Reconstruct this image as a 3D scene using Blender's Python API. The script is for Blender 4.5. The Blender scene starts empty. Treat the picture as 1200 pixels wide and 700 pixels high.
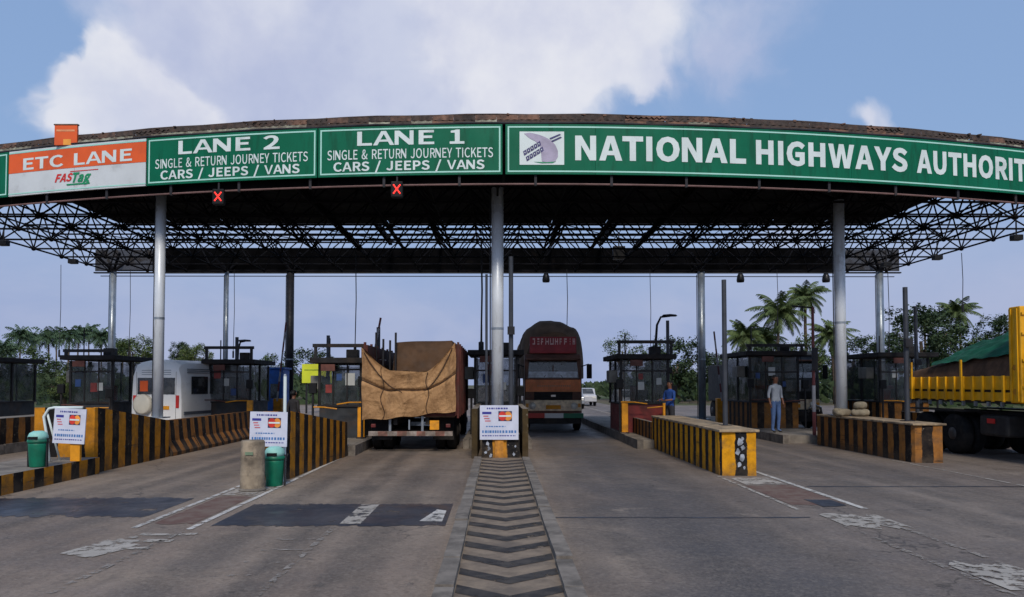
import bpy, math, random
from mathutils import Vector, Matrix
R = math.radians
random.seed(7)
scn = bpy.context.scene
COL = scn.collection

# ------------------------------------------------------------------ camera
cam_d = bpy.data.cameras.new('camera')
cam = bpy.data.objects.new('camera', cam_d); COL.objects.link(cam)
cam.location = (0, 0, 1.8)
cam.rotation_euler = (R(92.0), 0, 0)
cam_d.sensor_width = 36; cam_d.lens = 26.1
cam_d.shift_x = 0.0142; cam_d.shift_y = 0.058
cam_d.clip_start = 0.1; cam_d.clip_end = 4000
scn.camera = cam

# ------------------------------------------------------------------ sky and sun
SUN_EL, SUN_AZ = 43.0, 176.0          # azimuth from +Y, clockwise: the sun stands behind the viewer
w = bpy.data.worlds.new('World'); scn.world = w; w.use_nodes = True
nt = w.node_tree; nt.nodes.clear()
def N(t, **k):
    n = nt.nodes.new(t)
    for a, b in k.items(): setattr(n, a, b)
    return n
L = lambda a, b: nt.links.new(a, b)
def mth(op, a, b=None, c=None, clamp=False):
    n = N('ShaderNodeMath', operation=op); n.use_clamp = clamp
    for i, x in enumerate((a, b, c)):
        if x is None: continue
        if isinstance(x, (int, float)): n.inputs[i].default_value = x
        else: L(x, n.inputs[i])
    return n.outputs[0]
def mixc(f, a, b):
    n = N('ShaderNodeMix', data_type='RGBA')
    for s, x in ((0, f), (6, a), (7, b)):
        if isinstance(x, (int, float)): n.inputs[s].default_value = x
        elif isinstance(x, tuple): n.inputs[s].default_value = (*x, 1)
        else: L(x, n.inputs[s])
    return n.outputs[2]
def mrange(x, a, b, c=0.0, d=1.0, t='SMOOTHSTEP'):
    n = N('ShaderNodeMapRange', interpolation_type=t)
    L(x, n.inputs[0])
    for i, q in enumerate((a, b, c, d)): n.inputs[i + 1].default_value = q
    return n.outputs[0]
sky = N('ShaderNodeTexSky', sky_type='NISHITA'); sky.sun_disc = False
sky.sun_elevation = R(SUN_EL); sky.sun_rotation = R(SUN_AZ)
sky.air_density = 1.25; sky.dust_density = 1.6; sky.ozone_density = 1.6
tc = N('ShaderNodeTexCoord'); nrm = N('ShaderNodeVectorMath', operation='NORMALIZE')
L(tc.outputs['Generated'], nrm.inputs[0]); D = nrm.outputs[0]
sp = N('ShaderNodeSeparateXYZ'); L(D, sp.inputs[0])
# billowed lookup: the direction is flattened onto the cloud deck a little
up = mth('ADD', mth('ABSOLUTE', sp.outputs[2]), 0.55)
dv = N('ShaderNodeVectorMath', operation='DIVIDE'); L(D, dv.inputs[0])
cb = N('ShaderNodeCombineXYZ'); [L(up, cb.inputs[i]) for i in range(3)]; L(cb.outputs[0], dv.inputs[1])
def noise(vec, sc, det=6, rough=.55, dist=0.0):
    n = N('ShaderNodeTexNoise'); L(vec, n.inputs['Vector'])
    n.inputs['Scale'].default_value = sc; n.inputs['Detail'].default_value = det
    n.inputs['Roughness'].default_value = rough; n.inputs['Distortion'].default_value = dist
    return n.outputs['Fac']
def warp(vec, sc, amt):
    n = N('ShaderNodeTexNoise'); L(vec, n.inputs['Vector']); n.inputs['Scale'].default_value = sc; n.inputs['Detail'].default_value = 4
    s = N('ShaderNodeVectorMath', operation='SUBTRACT'); L(n.outputs['Color'], s.inputs[0]); s.inputs[1].default_value = (.5, .5, .5)
    m = N('ShaderNodeVectorMath', operation='SCALE'); L(s.outputs[0], m.inputs[0]); m.inputs['Scale'].default_value = amt
    q = N('ShaderNodeVectorMath', operation='ADD'); L(vec, q.inputs[0]); L(m.outputs[0], q.inputs[1])
    return q.outputs[0]
Dw = warp(warp(D, 5.5, .16), 17, .06)
n1 = noise(dv.outputs[0], 2.4, 7, .55, .2); n2 = noise(Dw, 11.0, 6, .6); n3 = noise(D, 6.5, 5, .55)
def blob(px, py, r, wgt):
    """a heap of cloud round the direction with these tangents to the right of and above the road's end"""
    n = N('ShaderNodeVectorMath', operation='DISTANCE'); L(Dw, n.inputs[0])
    n.inputs[1].default_value = Vector((px, 1, py)).normalized()
    return mth('MULTIPLY', mrange(n.outputs['Value'], r, r * .25), wgt)
def heap_mask(base, lst, lo, hi):
    m = base
    for b in lst: m = mth('ADD', m, blob(*b))
    return mrange(m, lo, hi)
fb = mth('ADD', mth('MULTIPLY', n1, .75), mth('MULTIPLY', n2, .25))
soft = heap_mask(fb, ((-.40,.48,.26,.42), (-.18,.50,.28,.42), (-.28,.38,.20,.30), (.05,.52,.26,.35), (-.06,.38,.16,.22), (.40,.54,.14,.16), (.33,.46,.06,.10), (-.68,.48,.22,-.3), (.62,.42,.24,-.25)), .50, .84)
white = heap_mask(mth('MULTIPLY', fb, .8), ((-.60,.36,.06,.34), (-.565,.375,.065,.34), (-.52,.39,.075,.36), (-.46,.37,.075,.36), (-.41,.355,.06,.30), (.06,.50,.19,.38), (.17,.46,.14,.32), (.0,.45,.14,.26), (-.36,.52,.12,.18), (.08,.40,.10,.18), (.195,.385,.05,.28), (.50,.36,.045,.30), (.465,.36,.03,.2), (-.04,.60,.2,.2)), .46, .80)
lit = mrange(n3, .34, .66)
blue = mixc(.72, sky.outputs[0], (2.8, 4.3, 7.3))
base = mixc(mth('MULTIPLY', soft, .86), blue, mixc(lit, (4.9, 5.3, 7.2), (6.3, 6.6, 8.0)))
base = mixc(mth('MULTIPLY', white, .90), base, mixc(lit, (6.2, 6.5, 7.9), (8.0, 8.1, 8.7)))
# milky lavender air low over the horizon
hz = mrange(sp.outputs[2], .29, .06)
base = mixc(mth('MULTIPLY', hz, .86), base, mixc(mrange(n1, .38, .62), (3.3, 4.0, 6.3), (4.1, 4.6, 6.6)))
bg = N('ShaderNodeBackground'); L(base, bg.inputs[0]); bg.inputs[1].default_value = 0.1
wo = N('ShaderNodeOutputWorld'); L(bg.outputs[0], wo.inputs[0])

sd = bpy.data.lights.new('sun', 'SUN'); sd.energy = 2.3; sd.angle = R(12); sd.color = (1, .91, .79)
sun = bpy.data.objects.new('sun', sd); COL.objects.link(sun); sun.location = (-5, -30, 40)
az, el = R(SUN_AZ), R(SUN_EL)
to_sun = Vector((math.sin(az) * math.cos(el), math.cos(az) * math.cos(el), math.sin(el)))
sun.rotation_euler = to_sun.to_track_quat('Z', 'Y').to_euler()

scn.view_settings.view_transform = 'Standard'; scn.view_settings.look = 'None'
scn.view_settings.exposure = 0.0; scn.view_settings.gamma = 1.0
scn.view_settings.use_curve_mapping = False
scn.cycles.use_denoising = True
scn.cycles.max_bounces = 6; scn.cycles.diffuse_bounces = 3; scn.cycles.transparent_max_bounces = 12
scn.cycles.sample_clamp_indirect = 6

# ------------------------------------------------------------------ helpers
def lin(r, g, b):
    f = lambda c: (c / 255 / 12.92) if c <= 10 else ((c / 255 + .055) / 1.055) ** 2.4
    return (f(r), f(g), f(b))

class MB:
    def __init__(s): s.v = []; s.f = []; s.m = []; s.uv = {}
    def add(s, vs, fs, mi=0):
        o = len(s.v); s.v += [tuple(p) for p in vs]
        for f in fs: s.f.append(tuple(i + o for i in f)); s.m.append(mi)
        return s
    def box(s, x0, x1, y0, y1, z0, z1, mi=0):
        return s.add([(x0,y0,z0),(x1,y0,z0),(x1,y1,z0),(x0,y1,z0),(x0,y0,z1),(x1,y0,z1),(x1,y1,z1),(x0,y1,z1)],
                     [(3,2,1,0),(4,5,6,7),(0,1,5,4),(1,2,6,5),(2,3,7,6),(3,0,4,7)], mi)
    def cbox(s, c, d, mi=0, rot=None):
        h = [k / 2 for k in d]
        vs = [Vector((sx*h[0], sy*h[1], sz*h[2])) for sz in (-1,1) for sx, sy in ((-1,-1),(1,-1),(1,1),(-1,1))]
        if rot is not None: vs = [rot @ q for q in vs]
        vs = [q + Vector(c) for q in vs]
        return s.add(vs, [(3,2,1,0),(4,5,6,7),(0,1,5,4),(1,2,6,5),(2,3,7,6),(3,0,4,7)], mi)
    def tube(s, pts, rad, n=8, mi=0, caps=True):
        pts = [Vector(p) for p in pts]
        if isinstance(rad, (int, float)): rad = [rad] * len(pts)
        o = len(s.v); prev = None
        for i, p in enumerate(pts):
            t = (pts[min(i+1, len(pts)-1)] - pts[max(i-1, 0)])
            t = t.normalized() if t.length > 1e-9 else Vector((0,0,1))
            a = prev if prev is not None else (Vector((1,0,0)) if abs(t.x) < .8 else Vector((0,1,0)))
            a = (a - t * a.dot(t)).normalized(); b = t.cross(a); prev = a
            for k in range(n):
                q = 2 * math.pi * k / n
                s.v.append(tuple(p + (a * math.cos(q) + b * math.sin(q)) * rad[i]))
        for i in range(len(pts) - 1):
            for k in range(n):
                k2 = (k + 1) % n
                s.f.append((o+i*n+k, o+i*n+k2, o+(i+1)*n+k2, o+(i+1)*n+k)); s.m.append(mi)
        if caps:
            s.f.append(tuple(o + k for k in range(n))[::-1]); s.m.append(mi)
            e = o + (len(pts) - 1) * n
            s.f.append(tuple(e + k for k in range(n))); s.m.append(mi)
        return s
    def lathe(s, prof, c=(0,0,0), n=20, mi=0, axis='z'):
        o = len(s.v)
        for r, z in prof:
            for k in range(n):
                q = 2 * math.pi * k / n; a, b = r*math.cos(q), r*math.sin(q)
                p = {'z': (a, b, z), 'y': (a, z, b), 'x': (z, a, b)}[axis]
                s.v.append((p[0]+c[0], p[1]+c[1], p[2]+c[2]))
        for i in range(len(prof) - 1):
            for k in range(n):
                k2 = (k + 1) % n
                s.f.append((o+i*n+k, o+i*n+k2, o+(i+1)*n+k2, o+(i+1)*n+k)); s.m.append(mi)
        for i in (0, len(prof) - 1):
            if prof[i][0] > 1e-4: s.f.append(tuple(o + i*n + k for k in range(n))); s.m.append(mi)
        return s
    def prism(s, poly, axis, a0, a1, mi=0):
        """poly: 2-D outline; axis x -> (y,z), y -> (x,z), z -> (x,y)"""
        f = {'x': lambda p, a: (a, p[0], p[1]), 'y': lambda p, a: (p[0], a, p[1]), 'z': lambda p, a: (p[0], p[1], a)}[axis]
        n = len(poly)
        vs = [f(p, a0) for p in poly] + [f(p, a1) for p in poly]
        return s.add(vs, [tuple(range(n))[::-1], tuple(range(n, 2*n))] + [(i, (i+1)%n, n+(i+1)%n, n+i) for i in range(n)], mi)
    def grid(s, fn, nu, nv, mi=0):
        vs = [fn(i / nu, j / nv) for j in range(nv + 1) for i in range(nu + 1)]
        return s.add(vs, [(j*(nu+1)+i, j*(nu+1)+i+1, (j+1)*(nu+1)+i+1, (j+1)*(nu+1)+i) for j in range(nv) for i in range(nu)], mi)
    def mesh(s, name, mats, off=(0,0,0), smooth=False, recalc=True):
        me = bpy.data.meshes.new(name)
        me.from_pydata([(a-off[0], b-off[1], c-off[2]) for a, b, c in s.v], [], s.f)
        if not isinstance(mats, (list, tuple)): mats = [mats]
        for m in mats: me.materials.append(m)
        me.polygons.foreach_set('material_index', s.m)
        if smooth: me.polygons.foreach_set('use_smooth', [True] * len(s.f))
        if s.uv:
            lay = me.uv_layers.new(name='UVMap')
            for fi, uvs in s.uv.items():
                for k, li in enumerate(me.polygons[fi].loop_indices): lay.data[li].uv = uvs[k]
        if recalc:
            import bmesh
            bm = bmesh.new(); bm.from_mesh(me); bmesh.ops.recalc_face_normals(bm, faces=bm.faces); bm.to_mesh(me); bm.free()
        me.update()
        return me
    def build(s, name, mats, parent=None, smooth=False, bevel=0, world=True, recalc=True, seg=2):
        if parent is not None:
            off = parent['_o'] if world and '_o' in parent else (0,0,0)
        else:
            xs, ys, zs = zip(*s.v)
            off = ((min(xs)+max(xs))/2, (min(ys)+max(ys))/2, min(zs))
        o = bpy.data.objects.new(name, s.mesh(name, mats, off, smooth, recalc)); COL.objects.link(o)
        if parent is not None: o.parent = parent
        else: o.location = off
        o['_o'] = off
        if bevel:
            b = o.modifiers.new('bevel', 'BEVEL'); b.width = bevel; b.segments = seg; b.limit_method = 'ANGLE'; b.angle_limit = R(40)
        return o
def tag(o, label, cat, group=None, kind=None):
    if label: o['label'] = label
    if cat: o['category'] = cat
    if group: o['group'] = group
    if kind: o['kind'] = kind
    return o
def struct(o): o['kind'] = 'structure'; return o
def thing(name, label, cat, loc=(0,0,0), rz=0, group=None):
    o = bpy.data.objects.new(name, None); COL.objects.link(o)
    o.location = loc; o.rotation_euler = (0, 0, rz); o.empty_display_size = .3
    o['_o'] = tuple(loc)
    return tag(o, label, cat, group)
def copy_tree(o, parent=None):
    c = o.copy(); COL.objects.link(c)
    if parent is not None: c.parent = parent
    for ch in [q for q in bpy.data.objects if q.parent == o and q != c]: copy_tree(ch, c)
    return c

# ------------------------------------------------------------------ materials
class NT:
    """small node-tree wrapper for materials"""
    def __init__(s, name):
        s.m = bpy.data.materials.new(name); s.m.use_nodes = True; s.t = s.m.node_tree; s.t.nodes.clear()
        s.out = s.t.nodes.new('ShaderNodeOutputMaterial'); s.b = s.t.nodes.new('ShaderNodeBsdfPrincipled')
        s.t.links.new(s.b.outputs[0], s.out.inputs[0])
    def n(s, t, **k):
        q = s.t.nodes.new(t)
        for a, b in k.items(): setattr(q, a, b)
        return q
    def l(s, a, b): s.t.links.new(a, b)
    def coord(s, kind='Object', scale=None):
        tc = s.n('ShaderNodeTexCoord'); oi = s.n('ShaderNodeObjectInfo'); ad = s.n('ShaderNodeVectorMath', operation='ADD')
        ml = s.n('ShaderNodeMath', operation='MULTIPLY'); ml.inputs[1].default_value = 53.0
        s.l(oi.outputs['Random'], ml.inputs[0]); s.l(tc.outputs[kind], ad.inputs[0]); s.l(ml.outputs[0], ad.inputs[1])
        o = ad.outputs[0]
        if scale:
            mu = s.n('ShaderNodeVectorMath', operation='MULTIPLY'); s.l(o, mu.inputs[0]); mu.inputs[1].default_value = scale; o = mu.outputs[0]
        return o
    def noise(s, vec, sc, det=5, rough=.55, dist=0):
        q = s.n('ShaderNodeTexNoise'); s.l(vec, q.inputs['Vector'])
        q.inputs['Scale'].default_value = sc; q.inputs['Detail'].default_value = det
        q.inputs['Roughness'].default_value = rough; q.inputs['Distortion'].default_value = dist
        return q.outputs['Fac']
    def mr(s, x, a, b, c=0., d=1., t='SMOOTHSTEP'):
        q = s.n('ShaderNodeMapRange', interpolation_type=t); s.l(x, q.inputs[0])
        for i, z in enumerate((a, b, c, d)): q.inputs[i+1].default_value = z
        return q.outputs[0]
    def mt(s, op, a, b=None, clamp=False):
        q = s.n('ShaderNodeMath', operation=op); q.use_clamp = clamp
        for i, x in enumerate((a, b)):
            if x is None: continue
            if isinstance(x, (int, float)): q.inputs[i].default_value = x
            else: s.l(x, q.inputs[i])
        return q.outputs[0]
    def mix(s, f, a, b, blend='MIX'):
        q = s.n('ShaderNodeMix', data_type='RGBA', blend_type=blend)
        for i, x in ((0, f), (6, a), (7, b)):
            if isinstance(x, (int, float)): q.inputs[i].default_value = x
            elif isinstance(x, (tuple, list)): q.inputs[i].default_value = (*x[:3], 1)
            else: s.l(x, q.inputs[i])
        return q.outputs[2]
    def bump(s, h, st, dist=.02):
        q = s.n('ShaderNodeBump'); q.inputs['Strength'].default_value = st; q.inputs['Distance'].default_value = dist
        s.l(h, q.inputs['Height']); s.l(q.outputs[0], s.b.inputs['Normal'])
def sc3(c, k): return tuple(min(1, x * k) for x in c)
MATS = {}
def M(name, col, rough=.6, metal=0., var=.25, scale=3., dirt=None, damt=.5, dscale=1.6, bump=0., bscale=25., spec=.5, streak=False):
    if name in MATS: return MATS[name]
    t = NT(name); c = t.coord()
    f = t.mr(t.noise(c, scale), .3, .7)
    colr = t.mix(f, sc3(col, 1 - var), sc3(col, 1 + var))
    if dirt is not None:
        cc = t.coord(scale=(1, 1, .18)) if streak else c
        d = t.mr(t.noise(cc, dscale * (3 if streak else 1), 7, .65), .62 - .3 * damt, .72 - .1 * damt)
        colr = t.mix(t.mt('MULTIPLY', d, .35 + .55 * damt), colr, dirt)
    t.l(colr, t.b.inputs['Base Color'])
    t.l(t.mr(t.noise(c, scale * 2.3), .2, .8, max(.03, rough - .12), min(1, rough + .12)), t.b.inputs['Roughness'])
    t.b.inputs['Metallic'].default_value = metal; t.b.inputs['Specular IOR Level'].default_value = spec
    if bump: t.bump(t.noise(c, bscale, 6, .6), bump)
    MATS[name] = t.m
    return t.m
def M_emit(name, col, st):
    t = NT(name); t.b.inputs['Base Color'].default_value = (*col, 1)
    t.b.inputs['Emission Color'].default_value = (*col, 1); t.b.inputs['Emission Strength'].default_value = st
    return t.m
def M_glass(name, tint, rough=.06, alpha=.35, dirt=(.2,.19,.17)):
    """dusty pane: a glossy tinted sheet that lets part of the light straight through"""
    t = NT(name); c = t.coord(); d = t.mr(t.noise(c, 3, 6), .35, .75)
    t.l(t.mix(t.mt('MULTIPLY', d, .4), tint, dirt), t.b.inputs['Base Color'])
    t.l(t.mr(d, 0, 1, rough, rough + .2), t.b.inputs['Roughness'])
    t.b.inputs['Specular IOR Level'].default_value = .8
    t.l(t.mr(d, 0, 1, alpha, min(1, alpha + .25)), t.b.inputs['Alpha'])
    return t.m
def M_stripe(name, ca, cb, pitch, duty=.5, wear=(.22,.18,.15), wamt=.5, slant=0.):
    """painted hazard stripes laid along the UV run (metres)"""
    t = NT(name); uv = t.n('ShaderNodeUVMap'); sp = t.n('ShaderNodeSeparateXYZ'); t.l(uv.outputs[0], sp.inputs[0])
    c = t.coord()
    u = t.mt('ADD', sp.outputs[0], t.mt('MULTIPLY', t.mt('SUBTRACT', t.noise(c, 3, 6, .7), .5), .11))
    if slant: u = t.mt('ADD', u, t.mt('MULTIPLY', sp.outputs[1], slant))
    fr = t.mt('FRACT', t.mt('DIVIDE', u, pitch))
    a = t.mr(fr, duty - .02, duty + .02); b = t.mr(fr, .98, 1.0)
    k = t.mt('SUBTRACT', a, b)
    v1 = t.mr(t.noise(c, 5, 7, .65), .3, .75)
    col = t.mix(k, t.mix(v1, ca, sc3(ca, .55)), t.mix(v1, cb, sc3(cb, 1.9)))
    d = t.mr(t.noise(c, 2.4, 8, .7), .62 - .2 * wamt, .74)
    col = t.mix(t.mt('MULTIPLY', d, .75), col, wear)
    chip = t.mr(t.noise(c, 11, 5, .7), .63, .67)
    col = t.mix(t.mt('MULTIPLY', chip, .85), col, lin(132,122,108))
    gr = t.mt('MULTIPLY', t.mr(sp.outputs[1], .32, .0), t.mr(t.noise(c, 4, 5, .6), .25, .7))
    col = t.mix(t.mt('MULTIPLY', gr, .8), col, lin(78,68,58))
    scf = t.mr(t.noise(t.coord(scale=(1, .25, 5)), 2.2, 5, .6), .62, .7)
    col = t.mix(t.mt('MULTIPLY', scf, .6), col, (.02,.018,.016))
    t.l(col, t.b.inputs['Base Color']); t.b.inputs['Roughness'].default_value = .8; t.b.inputs['Specular IOR Level'].default_value = .18
    t.bump(t.noise(c, 30, 6), .25, .01)
    return t.m

m_steel = M('galvanised', lin(150,158,165), .38, .55, .18, 2.5, dirt=lin(92,90,88), damt=.3, streak=True)
m_column = M('column_paint', lin(214,220,226), .32, .1, .08, 1.2, dirt=lin(138,130,120), damt=.25, streak=True, dscale=2)
m_dsteel = M('dark_steel', (.022,.022,.026), .55, .2, .3, 4, dirt=(.06,.036,.025), damt=.25, spec=.3)
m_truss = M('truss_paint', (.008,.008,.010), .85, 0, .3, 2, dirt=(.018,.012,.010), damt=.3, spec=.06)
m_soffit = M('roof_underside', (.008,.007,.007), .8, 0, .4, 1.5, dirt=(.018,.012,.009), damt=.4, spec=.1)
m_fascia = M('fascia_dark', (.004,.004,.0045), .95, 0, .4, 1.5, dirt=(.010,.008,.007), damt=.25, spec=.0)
m_rust = M('rusty_sheet', (.16,.085,.055), .8, .1, .45, 5, dirt=(.04,.03,.026), damt=.7, dscale=3, bump=.4)
m_moss = M('weathered_sheet', lin(150,150,132), .8, .1, .35, 5, dirt=(.09,.05,.035), damt=.75, dscale=4, bump=.3)
m_rtop = M('roof_top', (.13,.10,.085), .75, .1, .35, 2, dirt=(.06,.035,.025), damt=.5, bump=.2)
m_green = M('sign_green', lin(0,102,73), .55, 0, .10, .8, dirt=lin(8,72,50), damt=.45, streak=True, spec=.2)
m_white = M('sign_white', lin(214,226,224), .5, 0, .06, 2, dirt=lin(160,172,168), damt=.2)
m_white_panel = M('sign_white_panel', lin(206,212,214), .5, 0, .06, 1.5, dirt=lin(165,166,164), damt=.3)
m_orange = M('sign_orange', lin(226,92,28), .5, 0, .10, 1.5, dirt=lin(190,80,36), damt=.3)
m_mint = M('sign_mint', lin(168,220,206), .5, 0, .06, 2)
m_red = M('print_red', lin(205,44,38), .5, 0, .1)
m_pgreen = M('print_green', lin(20,140,90), .5, 0, .1)
m_navy = M('print_navy', lin(52,46,104), .55, 0, .2, 9)
m_logo = M('print_grey_mauve', lin(164,156,178), .55, 0, .15, 5)
m_amber = M('print_amber', lin(238,160,60), .5, 0, .1)
m_black = M('black', (.008,.008,.009), .6, 0, .3, spec=.25)
m_rubber = M('rubber', (.014,.014,.015), .85, 0, .3, 8, dirt=(.045,.038,.032), damt=.4, bump=.2, spec=.2)
m_conc = M('concrete', lin(128,120,110), .88, 0, .2, 3, dirt=lin(76,70,64), damt=.6, bump=.35)
m_kerb = M('kerb_concrete', lin(120,112,103), .9, 0, .25, 4, dirt=lin(72,66,60), damt=.6, dscale=3, bump=.35)
m_stripe = M_stripe('hazard_paint', lin(204,136,36), (.008,.007,.007), .56, .5, lin(92,76,60), .75)
m_stripe_b = M_stripe('hazard_paint_fresh', lin(228,158,26), (.008,.008,.009), .48, .52, lin(98,82,62), .5)
m_stripe_o = M_stripe('hazard_paint_faded', lin(168,112,54), (.010,.008,.008), .50, .5, lin(86,72,58), .85)
m_yellow = M('yellow_paint', lin(226,150,16), .6, 0, .2, 3, dirt=lin(120,86,44), damt=.4)
m_glass = M_glass('booth_glass', (.03,.045,.045), .08, .30, (.10,.10,.09))
m_glassd = M_glass('vehicle_glass', (.02,.025,.03), .05, .8)

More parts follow.
